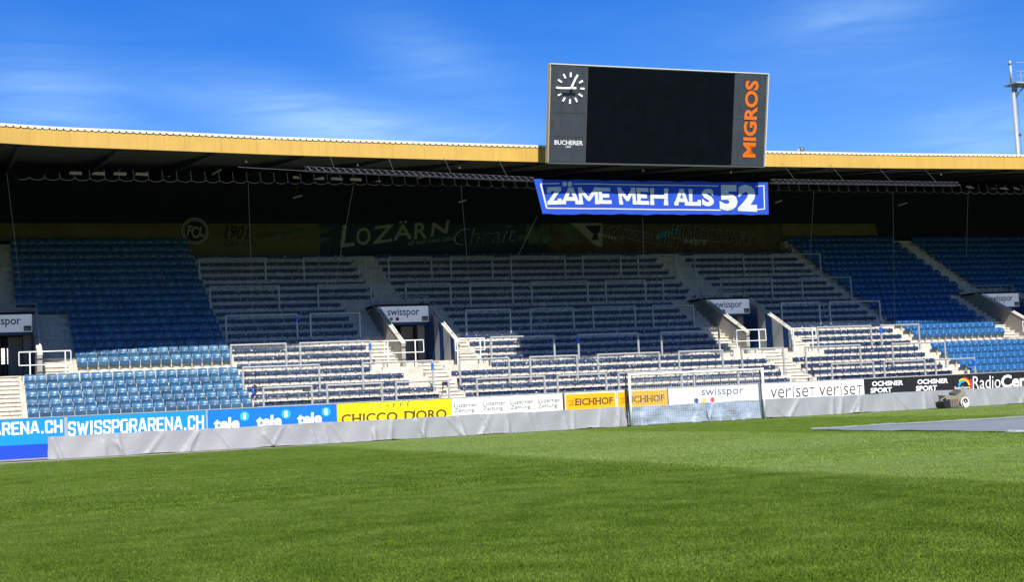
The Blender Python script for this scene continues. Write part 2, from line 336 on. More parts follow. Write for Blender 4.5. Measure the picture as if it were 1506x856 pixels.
def grass_mat(name, blades=False):
    m = bpy.data.materials.new(name); m.use_nodes = True; t = m.node_tree; n = t.nodes; l = t.links
    b = n['Principled BSDF']; b.inputs['Roughness'].default_value = .8; b.inputs['Specular IOR Level'].default_value = .08
    gg = n.new('ShaderNodeNewGeometry'); sp = n.new('ShaderNodeSeparateXYZ'); l.new(gg.outputs['Position'], sp.inputs[0])
    wob = n.new('ShaderNodeTexNoise'); wob.inputs['Scale'].default_value = .5; l.new(gg.outputs['Position'], wob.inputs['Vector'])
    wm = n.new('ShaderNodeMath'); wm.operation = 'MULTIPLY_ADD'; wm.inputs[1].default_value = .7; l.new(wob.outputs['Fac'], wm.inputs[0]); l.new(sp.outputs['X'], wm.inputs[2])
    def ramp(src, lo, hi, stops):
        mr = n.new('ShaderNodeMapRange'); mr.inputs['From Min'].default_value = lo; mr.inputs['From Max'].default_value = hi; l.new(src, mr.inputs['Value'])
        r = n.new('ShaderNodeValToRGB'); r.color_ramp.elements.remove(r.color_ramp.elements[0]); e0 = r.color_ramp.elements[0]
        first = True
        for x, v in stops:
            e = e0 if first else r.color_ramp.elements.new((x-lo)/(hi-lo)); e.position = (x-lo)/(hi-lo); e.color = (v, v, v, 1); first = False
        l.new(mr.outputs[0], r.inputs[0]); return r.outputs[0]
    # mowing stripes run towards the stand; cut bands lie across them
    sx = ramp(wm.outputs[0], -20, 60, [(-20,.42),(-9,.42),(-8.7,.62),(2.0,.55),(4.4,.52),(13.7,.49),(14.7,1.0),(25.3,.9),(26.5,.50),(38,.50),(39,.9)])
    sy = n.new('ShaderNodeMath'); sy.operation = 'MULTIPLY_ADD'; sy.inputs[1].default_value = .9; l.new(wob.outputs['Fac'], sy.inputs[0]); l.new(sp.outputs['Y'], sy.inputs[2])
    yb = ramp(sy.outputs[0], 0, 70, [(0,.95),(13,.88),(18,.80),(19.5,.86),(24,1.04),(25,.84),(30,.82),(31,1.02),(37,1.0),(38,.86),(43,.88),(44,1.05),(50,1.03),(51,.92),(56,.95),(57,1.08),(62,1.0)])
    mu = n.new('ShaderNodeMath'); mu.operation = 'MULTIPLY'; l.new(sx, mu.inputs[0]); l.new(yb, mu.inputs[1])
    pn = n.new('ShaderNodeTexNoise'); pn.inputs['Scale'].default_value = 1.1; pn.inputs['Detail'].default_value = 6; l.new(gg.outputs['Position'], pn.inputs['Vector'])
    pr = n.new('ShaderNodeMapRange'); pr.inputs['From Min'].default_value = .3; pr.inputs['From Max'].default_value = .7; pr.inputs['To Min'].default_value = -.2; pr.inputs['To Max'].default_value = .2; l.new(pn.outputs['Fac'], pr.inputs['Value'])
    ad = n.new('ShaderNodeMath'); ad.operation = 'ADD'; l.new(mu.outputs[0], ad.inputs[0]); l.new(pr.outputs[0], ad.inputs[1])
    col = n.new('ShaderNodeValToRGB'); r = col.color_ramp
    r.elements[0].position = .25; r.elements[0].color = (.058,.106,.006,1)
    r.elements[1].position = 1.0; r.elements[1].color = (.146,.212,.050,1)
    e = r.elements.new(.55); e.color = (.099,.160,.018,1)
    l.new(ad.outputs[0], col.inputs[0])
    fn = n.new('ShaderNodeTexNoise'); fn.inputs['Scale'].default_value = 16 if not blades else 45; fn.inputs['Detail'].default_value = 4; fn.inputs['Roughness'].default_value = .7; l.new(gg.outputs['Position'], fn.inputs['Vector'])
    fr = n.new('ShaderNodeMapRange'); fr.inputs['From Min'].default_value = .3; fr.inputs['From Max'].default_value = .7
    fr.inputs['To Min'].default_value = .7 if not blades else .5; fr.inputs['To Max'].default_value = 1.3 if not blades else 1.75; l.new(fn.outputs['Fac'], fr.inputs['Value'])
    mx = n.new('ShaderNodeMix'); mx.data_type = 'RGBA'; mx.blend_type = 'MULTIPLY'; mx.inputs['Factor'].default_value = 1
    l.new(col.outputs[0], mx.inputs['A']); l.new(fr.outputs[0], mx.inputs['B']); l.new(mx.outputs['Result'], b.inputs['Base Color'])
    if not blades:
        bn = n.new('ShaderNodeTexNoise'); bn.inputs['Scale'].default_value = 22; bn.inputs['Detail'].default_value = 6; bn.inputs['Roughness'].default_value = .75; l.new(gg.outputs['Position'], bn.inputs['Vector'])
        bp = n.new('ShaderNodeBump'); bp.inputs['Strength'].default_value = 1; bp.inputs['Distance'].default_value = .05; l.new(bn.outputs['Fac'], bp.inputs['Height']); l.new(bp.outputs[0], b.inputs['Normal'])
    return m
GM = grass_mat('mown_grass'); GB = grass_mat('grass_blades', True)
p = MB(); p.add([(-60,-70,0),(110,-70,0),(110,60.4,0),(22,60.4,0),(10,58.75,0),(-60,57.9,0)], [(0,1,2,3,4,5)])
tag(p.build('pitch', GM), kind='structure')
p = MB(); p.box(-60, 110, 57, 64.0, -.2, -.01)
tag(p.build('concrete_path', M['kerb']), kind='structure')
# standing blades over the nearer part of the pitch
def blades(n, y0, y1, hh, ww):
    u = rng.random(n); Y = y0*(y1/y0)**u                      # denser near the camera
    Xl = Y*math.tan(math.radians(0.2))-.6; Xr = Y*.94+1.2
    X = Xl+(Xr-Xl)*rng.random(n)
    h = hh*(.55+.9*rng.random(n)); w = ww*(.6+.8*rng.random(n)); a = rng.random(n)*math.pi*2; lean = rng.normal(0, .55, (n, 2))
    # the nap of each stripe lies away from or towards the stand
    nap = np.where(X > 14.1, .5, -.2)
    dx = np.cos(a)*w/2; dy = np.sin(a)*w/2
    V = np.empty((n, 3, 3)); V[:,0] = np.stack([X-dx, Y-dy, np.zeros(n)], 1); V[:,1] = np.stack([X+dx, Y+dy, np.zeros(n)], 1)
    V[:,2] = np.stack([X+lean[:,0]*h, Y+(lean[:,1]+nap)*h, h], 1)
    return V.reshape(-1, 3)
V = np.concatenate([blades(460000, 7.5, 26, .017, .0075), blades(130000, 24, 58, .018, .02)])
me = bpy.data.meshes.new('grass'); nf = len(V)//3
me.vertices.add(len(V)); me.vertices.foreach_set('co', V.ravel()); me.loops.add(nf*3); me.loops.foreach_set('vertex_index', np.arange(nf*3, dtype=np.int32))
me.polygons.add(nf); me.polygons.foreach_set('loop_start', np.arange(0, nf*3, 3, dtype=np.int32)); me.polygons.foreach_set('loop_total', np.full(nf, 3, dtype=np.int32))
me.update(); me.materials.append(GB)
tag(link('grass', me), 'short mown turf blades covering the striped football pitch', 'grass', kind='stuff')

# ---------------------------------------------------------------- the stand: concrete rows, aisles, tunnels
stand = thing('grandstand', 'concrete grandstand with stepped rows, stairs and tunnel mouths under the ochre roof', 'grandstand', (0, 64, 0))
def part(mb, name, m, parent=stand, smooth=False):
    """mesh in world coordinates, parented with its offset kept"""
    o = mb.build(name, m, parent, smooth); q = Vector((0,0,0)); pp = parent
    while pp is not None: q += Vector(pp.location); pp = pp.parent
    o.data.transform(Matrix.Translation(-q)); return o
def cuts(i):
    """x ranges in which tread i exists"""
    if 8 <= i <= 14: b = [(c-1.55, c+1.55) for c in XC]
    else: b = [(c, c) for c in XC]
    xs = [XL]+[v for q in b for v in q]+[XR]
    return [(xs[k]+(.004 if k else 0), xs[k+1]-.004) for k in range(0, len(xs), 2)]
for i in range(-2, 23):
    segs = cuts(i)
    if i < 0: segs = [(XL, XC[0]-.004), (XC[0]+.004, 12.3), (52.72, XC[3]-.004), (XC[3]+.004, XR)]
    for a, b in segs:
        m = MB(); zl = T(i+1)-.12 if i < 22 else 0.0
        m.box(a, b, FY(i+1), FY(i)+.06, zl, T(i))
        part(m, 'terrace_step', M['concrete'])
def stairs(i, x0, x1, ends=True):
    # a half step in the middle of each riser: from tread i+1 up to tread i
    r = T(i)-T(i+1); m = MB(); m.box(x0, x1, FY(i+1)-.40, FY(i+1)+.002, T(i+1)+.003, T(i+1)+r/2)
    m.box(x0, x1, FY(i+1)-.05, FY(i+1)+.03, T(i)-.05, T(i)+.004); m.box(x0, x1, FY(i+1)-.44, FY(i+1)-.39, T(i+1)+r/2-.045, T(i+1)+r/2+.004)
    part(m, 'stair_step', M['stair'])
m = MB(); m.box(12.3, 52.72, FY(0)+.07, 82.62, T(1), T(0)-.006); part(m, 'top_landing', M['concrete'])
for c in XC:
    for i in range(-1 if c in (XC[0], XC[3]) else 0, 8): stairs(i, c-.62, c+.62)
    for i in range(7, 15):
        stairs(i, c-2.75, c-1.56); stairs(i, c+1.56, c+2.75)
    for i in range(15, 22): stairs(i, c-.62, c+.5)
    # raised ends of the first row beside the aisle
    for a, b in ((c-2.7, c-.66), (c+.56, c+2.9)):
        m = MB(); m.box(a, b, FY(17)+.05, FY(17)+.3, T(17)+.01, T(16)+.14); part(m, 'concrete_block', M['stair'])
# rear and front walls
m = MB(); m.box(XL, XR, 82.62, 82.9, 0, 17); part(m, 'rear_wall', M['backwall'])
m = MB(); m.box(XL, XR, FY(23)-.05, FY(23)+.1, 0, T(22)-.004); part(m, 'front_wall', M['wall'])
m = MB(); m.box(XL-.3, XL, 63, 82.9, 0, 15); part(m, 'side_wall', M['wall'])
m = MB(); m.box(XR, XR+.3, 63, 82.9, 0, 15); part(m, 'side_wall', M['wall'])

def tunnel(c, k, label):
    t = thing('tunnel_entrance', label, 'tunnel entrance', (c, 67.9, T(15)), 'tunnel mouths in the stand')
    P = lambda mb, nm, mt, par=t: part(mb, nm, mt, par)
    yb, yf, zb, zf, zfl = 72.95, 67.95, 7.02, 4.62, T(15)
    for s in (-1, 1):
        x0, x1 = (c-1.56, c-1.36) if s < 0 else (c+1.36, c+1.56)
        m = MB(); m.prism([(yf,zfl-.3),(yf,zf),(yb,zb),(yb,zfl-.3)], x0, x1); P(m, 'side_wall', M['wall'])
        m = MB(); m.prism([(yf-.02,zf+.002),(yf-.02,zf+.06),(yb,zb+.06),(yb,zb+.002)], x0-.02, x1+.02); cp = P(m, 'coping', M['stair'])
        m = MB(); dz = (zb-zf)/(yb-yf)
        m.tube((x1-.05, yf+.1, zf+.16), (x1-.05, yb-.3, zb-.14+.16), .028)
        for q in (0.15, .38, .6, .85):
            yy = yf+q*(yb-yf); m.tube((x1-.05, yy, zf+dz*(yy-yf)+.02), (x1-.05, yy, zf+dz*(yy-yf)+.14), .018, 6)
        P(m, 'handrail', M['white'])
    # cladding on the inner face of the right wall: alternate blue and pale boards
    ys = [(72.9,71.35,'b'),(71.35,70.55,'w'),(70.55,69.85,'b'),(69.85,68.75,'w'),(68.75,68.2,'b'),(68.2,67.96,'w')]
    for a, b, q in ys:
        m = MB(); xi = c+1.36
        m.prism([(b+.012,zfl+.01),(b+.012,zf+dz*(b+.012-yf)-.02),(a-.012,zf+dz*(a-.012-yf)-.02),(a-.012,zfl+.01)], xi-.03, xi+.001)
        P(m, 'cladding_board', M['cladblue' if q == 'b' else 'cladwhite'])
    for a, b, q in ys[:3]:
        m = MB(); xi = c-1.36
        m.prism([(b+.012,zfl+.01),(b+.012,zf+dz*(b+.012-yf)-.02),(a-.012,zf+dz*(a-.012-yf)-.02),(a-.012,zfl+.01)], xi-.001, xi+.03)
        P(m, 'cladding_board', M['cladblue' if q == 'b' else 'cladwhite'])
    # passage
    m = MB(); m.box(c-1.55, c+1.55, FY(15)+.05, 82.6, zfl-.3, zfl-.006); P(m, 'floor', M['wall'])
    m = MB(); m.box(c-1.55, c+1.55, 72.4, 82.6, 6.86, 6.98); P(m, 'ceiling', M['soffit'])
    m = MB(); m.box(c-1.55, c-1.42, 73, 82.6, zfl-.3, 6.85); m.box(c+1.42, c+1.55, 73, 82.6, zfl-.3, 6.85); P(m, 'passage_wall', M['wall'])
    m = MB(); m.box(c-1.36, c+1.36, 72.36, 72.5, 5.84, 6.0); P(m, 'lintel', M['cladblue'])
    m = MB(); m.box(c+.93, c+1.32, 73.0, 73.2, zfl, 5.84); m.box(c+.25, c+.93, 73.9, 74.0, zfl, 5.84); P(m, 'door_frame', M['wall'])
    # sign above the opening
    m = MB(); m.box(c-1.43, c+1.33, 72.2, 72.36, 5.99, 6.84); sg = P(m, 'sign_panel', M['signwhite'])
    def at(x, z): return Vector((x-c, 72.2-67.9, z-T(15)))
    text('swisspor', at(c-.98,6.22+.0), at(c+.82,6.22), at(c-.98,6.74), t, M['navyink'], bold=.012)
    for dx, cm in ((-.78,'olive'),(-.44,'darkred')):
        m = MB(); m.disc((c+dx,72.193,6.16), EX, EZ, .1, 16); P(m, 'logo_dot', M[cm])
    m = MB(); m.box(c+.94,c+1.3,72.185,72.2,6.02,6.28); P(m, 'exit_sign', M['green'])
    m = MB()
    for q in range(3): m.box(c+.98+q*.1, c+1.05+q*.1, 72.18, 72.185, 6.07, 6.17)
    P(m, 'exit_symbol', M['cladwhite'])
    # guard rail on top
    m = MB(); y = 72.95
    x0, x1 = c-1.45, c+1.6
    for z in (7.42, 7.12): m.tube((x0,y,z),(x1,y,z), .025)
    for q in (0,1/3,2/3,1): m.tube((x0+(x1-x0)*q,y,6.95),(x0+(x1-x0)*q,y,7.42), .022)
    P(m, 'top_rail', M['steel'])
    m = MB(); m.box(c-1.5, c+1.66, 72.9, 73.15, 6.86, 6.99); P(m, 'top_slab', M['wall'])
    if k == 0:
        m = MB()
        for q in range(4):
            xx = c-.55+q*.31
            m.box(xx, xx+.21, 80, 80.05, 4.75, 5.6)
        P(m, 'window', M['winglow'])
        m = MB()
        for q in range(9): m.box(c-1.3+q*.2, c-1.27+q*.2, 74, 74.03, zfl, 5.8)
        for q in range(7): m.box(c-1.3, c+.5, 74.01, 74.03, zfl+.1+q*.16, zfl+.12+q*.16)
        P(m, 'gate_bars', M['steel_d'])
    else:
        m = MB(); m.box(c-1.55, c+1.55, 81, 81.1, zfl, 6.9); P(m, 'rear_door', M['backwall'])
    for s, x0, x1, px in ((-1, c-2.57, c-.5, (c-2.39, c-.95)), (1, c+(.53 if k == 0 else 1.2), c+2.8, (c+(1.0 if k == 0 else 1.3), c+2.55))):
        rl = thing('guard_rail', f"white tubular guard rail {'left' if s<0 else 'right'} of the steps below the {('leftmost','second','third','rightmost')[k]} tunnel mouth", 'railing', ((x0+x1)/2, 67.6, T(16)), 'guard rails beside the tunnel mouths')
        m = MB(); y = 67.62
        m.tube((x0,y,4.77),(x1,y,4.77), .028); part(m, 'top_rail', M['white'], rl)
        m = MB(); m.tube((x0,y,4.16),(x1,y,4.16), .022); part(m, 'lower_rail', M['white'], rl)
        for q in (x0, x1):
            m = MB(); m.tube((q,y,4.16),(q,y,4.77), .022); part(m, 'end_bar', M['white'], rl)
        for q in px:
            m = MB(); m.box(q-.025, q+.025, y-.025, y+.025, T(16), 4.75); part(m, 'post', M['white'], rl)
TL = ['leftmost tunnel mouth with pale sign, white windows glowing behind its bars', 'second tunnel mouth from the left with pale sign over dark doorway and blue boards',
      'third tunnel mouth from the left with pale sign half hidden by its wall', 'rightmost tunnel mouth with pale sign cut by its sloping concrete wall']
for k, c in enumerate(XC): tunnel(c, k, TL[k])

# ---------------------------------------------------------------- the other three stands of the ground, unseen, added to block low sky light
def other_stand(name_label, a, b, inward, d=22):
    # a, b: ends of the front line on the ground; inward: unit vector towards the pitch
    a = Vector((*a,0)); b = Vector((*b,0)); back = -Vector((*inward,0)); up = Vector((0,0,1))
    t = thing('side_grandstand', name_label, 'grandstand', (a+b)/2)
    def sheet(nm, pts, mm):
        m = MB(); n = len(pts)
        vs = [a+back*u+up*z for u, z in pts]+[b+back*u+up*z for u, z in pts]
        m.add([v-t.location for v in vs], [(i, i+n, i+n+1, i+1) for i in range(n-1)]); m.build(nm, mm, t)
    pts = [(0,0),(0,1.2)]
    for k in range(23): pts += [(1+k*.8, 1.2+k*.42), (1+k*.8, 1.2+(k+1)*.42)]
    sheet('seating_rows', pts, M['seat']); sheet('rear_wall', [(20,0),(20,15)], M['backwall'])
    sheet('roof_deck', [(0,13.4),(20,15.6)], M['soffit']); sheet('fascia', [(0,13.2),(0,13.9)], M['yellow'])
other_stand('long roofed grandstand beside the left touchline, behind the camera', (-11,-52), (-11,52), (1,0))
other_stand('long roofed grandstand beside the far right touchline, outside the picture', (82,54), (82,-52), (-1,0))
other_stand('roofed grandstand behind the opposite goal, behind the camera', (70,-58), (-6,-58), (0,1))

# ---------------------------------------------------------------- seats
def seat_meshes(sm):
    w = .224
    # backrest: lip leans back over a shell, local origin at the tread in front of the riser (y = 0 there, -y to the pitch)
    prof = [(-.015,.815),(-.075,.775),(-.12,.71),(-.14,.62),(-.13,.56)]
    xs = [-w, -w*.72, -w*.3, w*.3, w*.72, w]; dep = [-.045, -.012, .012, .012, -.012, -.045]; hz = [-.02, 0, .005, .005, 0, -.02]
    def shell(prof, th=.02):
        m = MB(); n = len(prof); vs = []
        for off in (0, th):
            for j, (y, z) in enumerate(prof):
                for i_, x in enumerate(xs):
                    vs.append((x*(1 if j else .97), y+dep[i_]+off, z+(hz[i_] if j == 0 else 0)))
        k = len(xs); fs = []
        for j in range(n-1):
            for i_ in range(k-1):
                a = j*k+i_; fs.append((a, a+k, a+k+1, a+1)); a += n*k; fs.append((a, a+1, a+k+1, a+k))
        o = n*k
        for i_ in range(k-1): fs.append((i_, i_+1, i_+1+o, i_+o)); a = (n-1)*k+i_; fs.append((a, a+o, a+o+1, a+1))
        for j in range(n-1): a = j*k; fs.append((a, a+o, a+o+k, a+k)); a = j*k+k-1; fs.append((a, a+k, a+k+o, a+o))
        return m.add(vs, fs)
    back = shell(prof).mesh('backrest', sm, True)
    pan = shell([(-.16,.635),(-.235,.625),(-.25,.58),(-.215,.47),(-.17,.37),(-.12,.31)], .03).mesh('seat_pan', sm, True)
    m = MB(); m.box(-.022,.022,-.262,-.235,.555,.59); dot = m.mesh('number_plate', M['dot'])
    m = MB(); m.box(.230,.257,-.17,-.02,.0,.60); post = m.mesh('post', M['stair'])
    return back, pan, dot, post
SEAT = {0: seat_meshes(M['seat_b']), 1: seat_meshes(M['seat'])}
SEATV = {0: [SEAT[0], seat_meshes(mat('faded_blue_plastic', (.05,.145,.25), .42, var=.2, scale=3, coat=.1)), seat_meshes(mat('dirty_blue_plastic', (.03,.095,.185), .5, var=.3, scale=5))],
         1: [SEAT[1], seat_meshes(mat('sun_bleached_plastic', (.022,.115,.27), .4, var=.2, scale=3, coat=.1)), seat_meshes(mat('dull_blue_plastic', (.012,.08,.21), .5, var=.3, scale=5))]}
def visible(p):
    a, b, z = proj(p); return -8 < a < 1514
def rowname(i):  # noqa
    return {21:'front row',20:'second row',19:'third row',18:'fourth row',17:'fifth row',15:'first row above walkway',14:'second row above walkway',13:'lowest shaded row',12:'second shaded row',11:'third shaded row',10:'fourth shaded row'}.get(i, f'{nth(14-i)} shaded row')
_o = 'first second third fourth fifth sixth seventh eighth ninth tenth eleventh twelfth thirteenth fourteenth fifteenth sixteenth seventeenth eighteenth nineteenth'.split()
_t = {2:'twent',3:'thirt',4:'fort'}
def nth(n): return _o[n-1] if n < 20 else (_t[n//10]+'ieth' if n%10 == 0 else _t[n//10]+'y-'+_o[n%10-1])
cand = []
for i in range(-1, 22):
    if i == 16: continue
    # left block
    lo = XC[0]+.62 if (i <= 7 or i >= 17) else (3.4 if i == 8 else XC[0]+2.75)
    xs = [12.1-.487*k for k in range(40) if 12.1-.487*k-.22 > lo]
    for n, x in enumerate(reversed(xs)): cand.append((i, x, 0, f'in left block, {nth(n+1)} from the left'))
    # beyond the first aisle
    hi = XC[0]-.62 if (i <= 7 or i >= 17) else XC[0]-2.75
    for k in range(8): cand.append((i, hi-.25-.487*k, 0, None))
    lo = 52.75; hi = XC[3]-.62 if (i <= 7 or i >= 17) else XC[3]-2.75
    if i in (8,): hi = 61.2
    xs = [lo+.1+.245+.487*k for k in range(40) if lo+.345+.487*k+.22 < hi]
    for n, x in enumerate(xs): cand.append((i, x, 1, f'in right block, {nth(n+1)} from the terrace'))
    lo = XC[3]+.62 if (i <= 7 or i >= 17) else XC[3]+2.75
    for k in range(34): cand.append((i, lo+.25+.487*k, 1, None))
def dist(q): return (Vector((q[1], RY(q[0]), T(q[0])))-EYEP).length
vis = [q for q in cand if visible((q[1], RY(q[0]), T(q[0])+.6)) and q[3]]
vis.sort(key=dist); single = set((q[0], q[1]) for q in vis[:300])
stuff = {0: ([], [], []), 1: ([], [], [])}
def np_mesh(me):
    v = np.empty(len(me.vertices)*3); me.vertices.foreach_get('co', v); return v.reshape(-1,3), [tuple(p.vertices) for p in me.polygons]
NPM = {k: [np_mesh(x) for x in SEAT[k]] for k in SEAT}
far = {0: [[], [], [], []], 1: [[], [], [], []]}
for q in cand:
    i, x, k, lab = q
    if (i, x) in single:
        t = thing('stadium_seat', f"{'pale' if k==0 else 'bright'} blue seat, {rowname(i)} {lab}", 'seat', (x, FY(i), T(i)), 'blue plastic stadium seats')
        for nm, me in zip(('backrest','seat_pan','number_plate','post'), random.choice([SEATV[k][0]]*3+SEATV[k][1:])): link(nm, me, t)
        t.rotation_euler = (random.uniform(-.03,.03), random.uniform(-.01,.01), random.uniform(-.035,.035))
    else:
        for j in range(4): far[k][j].append((x, FY(i), T(i)))
def join_far(lst, npm, name, m, label, cat, smooth=True, parent=None):
    v, f = npm; P = np.array(lst); n = len(v)
    V = (P[:,None,:]+v[None,:,:]).reshape(-1,3)
    me = bpy.data.meshes.new(name); F = [tuple(a+k*n for a in ff) for k in range(len(P)) for ff in f]
    me.from_pydata(V.tolist(), [], F); me.materials.append(m)
    if smooth: me.polygons.foreach_set('use_smooth', [True]*len(me.polygons))
    o = link(name, me, parent); return o
SN = ['left', 'right']
for k in (0, 1):
    root = thing('shaded_seats', f'mass of blue seats rising into shade in the {SN[k]} seating block', 'seats'); root['kind'] = 'stuff'
    for j, (nm, mm) in enumerate((('backrest', M['seat_b' if k==0 else 'seat']), ('seat_pan', M['seat_b' if k==0 else 'seat']), ('number_plate', M['dot']), ('post', M['stair']))):
        o = join_far(far[k][j], NPM[k][j], nm, mm, None, None, j < 2, root); o['kind'] = 'stuff'

# folded benches of the standing terrace
def fold_mesh(m_):
    m = MB(); w = .24
    m.prism([(-.0,.385),(-.06,.39),(-.075,.46),(-.06,.575),(-.0,.585)], -w, w)
    me = m.mesh('folded_seat', m_); return me
def spotted(me0, seed):
    r = random.Random(seed); v, f = np_mesh(me0); m = MB(); m.add(v.tolist(), f); nf0 = len(m.f)
    for q in range(r.choice((1,2,2,3))):
        x = r.uniform(-.2,.2); z = r.uniform(.42,.56); w = r.uniform(.012,.04); h = r.uniform(.012,.03); y = -.0775
        m.quad((x-w,y,z-h*.6),(x+w*.7,y,z-h),(x+w,y,z+h*.7),(x-w*.5,y,z+h))
    me = m.mesh('folded_seat', me0.materials[0]); me.materials.append(M['cladwhite'])
    for p in list(me.polygons)[nf0:]: p.material_index = 1
    return me
m = MB(); m.box(-.012,.012,-.1,-.02,.57,.62); m.box(-.02,.02,-.05,.02,.31,.38); HINGE = m.mesh('hinge', M['steel'])
FM = [fold_mesh(M['fold']), fold_mesh(M['fold2'])]; FM = FM+[spotted(FM[k%2], k) for k in range(10)]
def bays(i):
    if i <= 7: return [(12.45,21.75),(23.05,41.75),(43.6,52.5)]
    if i == 8: return [(12.45,19.6),(23.95,40.9),(44.1,52.5)]
    if i <= 16: return [(12.45,19.5),(25.1,39.55),(45.2,52.55)]
    if i == 17: return [(12.45,19.4),(25.4,38.9),(45.6,52.5)]
    if i <= 19: return [(12.45,20.75),(22.9,41.6),(42.95,52.3)]
    return [(12.45,21.6),(22.75,41.55),(42.85,51.9)]
BN = ['left', 'middle', 'right']
fc = []
for i in range(1, 22):
    for b, (a, z) in enumerate(bays(i)):
        n = int((z-a)/.497)
        for k in range(n): fc.append((i, a+.25+k*.497, b, k+1))
fc.sort(key=lambda q: (Vector((q[1], RY(q[0]), T(q[0])))-EYEP).length)
ff = []
for n, (i, x, b, k) in enumerate(fc):
    if n < 300:
        t = link('folded_seat', FM[random.choice(range(2,12)) if random.random() < .85 else (k+i)%2]); t.location = (x, FY(i), T(i))
        tag(t, f"folded navy seat, {nth(22-i)} row up in the {BN[b]} standing bay, {nth(k)} from its left end", 'folding seat', 'folded seats of the standing terrace')
    else: ff.append((x, FY(i), T(i)))
o = join_far(ff, np_mesh(FM[0]), 'folded_seats', M['fold'], None, None, False)
tag(o, 'rows of folded navy seats climbing the standing terrace into shade', 'folding seats', kind='stuff')
o = join_far([(x, FY(i), T(i)) for (i, x, b, k) in fc], np_mesh(HINGE), 'seat_brackets', M['fold'], None, None, False)
tag(o, 'small steel brackets under every folded terrace seat', 'brackets', kind='stuff')

# ---------------------------------------------------------------- crush barriers (x pixels of the two posts, y pixel of the top near the left one)
BAR = {4: [(292.9,389.9),(446.3,536.9),(570.9,634),(662.5,723.3),(750.8,830.2),(856.3,912),(937.5,992.9),(1020.8,1092.9),(1135.5,1205.6)],
 8: [(308.8,409.8),(467.2,545),(596.4,661.9),(690.8,753.1),(781,863.4),(890,948.5),(974.4,1030.2),(1059.6,1134.3),(1178.7,1250.4)],
 12: [(332,436.3),(456.2,528.5),(684.8,750),(779.6,842.5),(871.4,933),(959.4,1018.8),(1148.8,1204.6),(1219.5,1293.2)],
 16: [(339.3,420.2),(441,544),(721.6,814.3),(849.8,937.9),(972,1057),(1201.6,1280.3),(1295,1350.6)],
 19: [(357,469),(533.1,635.7),(675.6,747.9),(779.2,848.2),(878.7,969),(998,1062),(1090.3,1151.6),(1184.3,1264.3),(1312,1389)],
 21: [(387,458.3),(480.7,561.3),(582,659.3),(701,800.4),(819.5,890.9),(909.2,1001.7),(1020,1085),(1222.9,1284),(1300,1359.5),(1375.2,1432.7)]}
HN = {4:'in the topmost shaded line', 8:'in the middle shaded line', 12:'in the lowest shaded line', 16:'in the topmost sunlit line', 19:'in the middle sunlit line', 21:'just behind the advertising boards'}
HH = {4:1.17, 8:1.17, 12:1.15, 16:1.13, 19:1.13, 21:.86}
wraps = {(16,1):1, (16,3):0, (19,1):1, (21,9):1, (12,0):1, (16,6):0}
for i, l_ in BAR.items():
    for k, (a, b) in enumerate(l_):
        y = FY(i+1)-.03+.1; z0 = T(i)-.02; z1 = RZ(i)-.13+HH[i]
        def xa(px):
            x = 20.
            for _ in range(12):
                q = proj((x, y, z1)); q2 = proj((x+.5, y, z1)); x += .5*(px-q[0])/(q2[0]-q[0])
            return x
        x0, x1 = xa(a), xa(b)
        t = thing('crush_barrier', f'grey crush barrier, {nth(k+1)} from the left {HN[i]}', 'barrier', ((x0+x1)/2, y, T(i)), 'crush barriers on the standing terrace')
        m = MB(); m.tube((x0-.03,y,z1),(x1+.03,y,z1), .045, 8); part(m, 'top_rail', M['steel'], t)
        for j, q in enumerate((x0, x1)):
            m = MB(); m.box(q-.045, q+.045, y-.035, y+.035, z0, z1-.03); ps = part(m, 'post', M['steel'], t)
            m = MB(); m.box(q-.1, q+.1, y+.036, y+.05, z0-.02, z0+.1); part(m, 'foot_plate', M['steel'], t)
            if wraps.get((i, k)) == j:
                m = MB(); m.box(q-.06, q+.06, y-.055, y+.055, z1-.42, z1-.12); part(m, 'blue_wrap', M['bluetape'], t)

# small dark things fixed to the rails
def at_rail(px, py, Y): return onY(px, py, Y)
m = MB(); p0 = at_rail(655, 564.5, 64.9); m.box(p0.x-.14, p0.x+.14, p0.y-.12, p0.y+.12, p0.z-.09, p0.z+.09)
t = thing('speaker_box', 'small black box on a pale post beside the central lower stairs', 'speaker', (p0.x, p0.y, T(20)))
part(m, 'body', M['black'], t); m = MB(); m.tube((p0.x+.08,p0.y,T(21)),(p0.x+.08,p0.y,p0.z-.09), .035); part(m, 'post', M['white'], t)
m = MB(); m.tube((p0.x-.12,p0.y,p0.z-.09),(p0.x-.16,p0.y,p0.z-.3), .03); part(m, 'bracket', M['black'], t)
for (px, py, lab) in ((704,562,'black floodlight clamped to the lowest rail right of the central stairs'),(450.5,574,'black floodlight clamped under the lowest rail above the blue boards')):
    p0 = onY(px, py, 64.3); t = thing('floodlight', lab, 'floodlight', (p0.x, p0.y, p0.z))
    m = MB(); m.box(-.16,.16,-.1,.06,-.06,.05); m.build('housing', M['black'], t)
    m = MB(); m.box(-.12,.12,-.115,-.1,-.04,.03); m.build('lamp_glass', M['steel_d'], t)
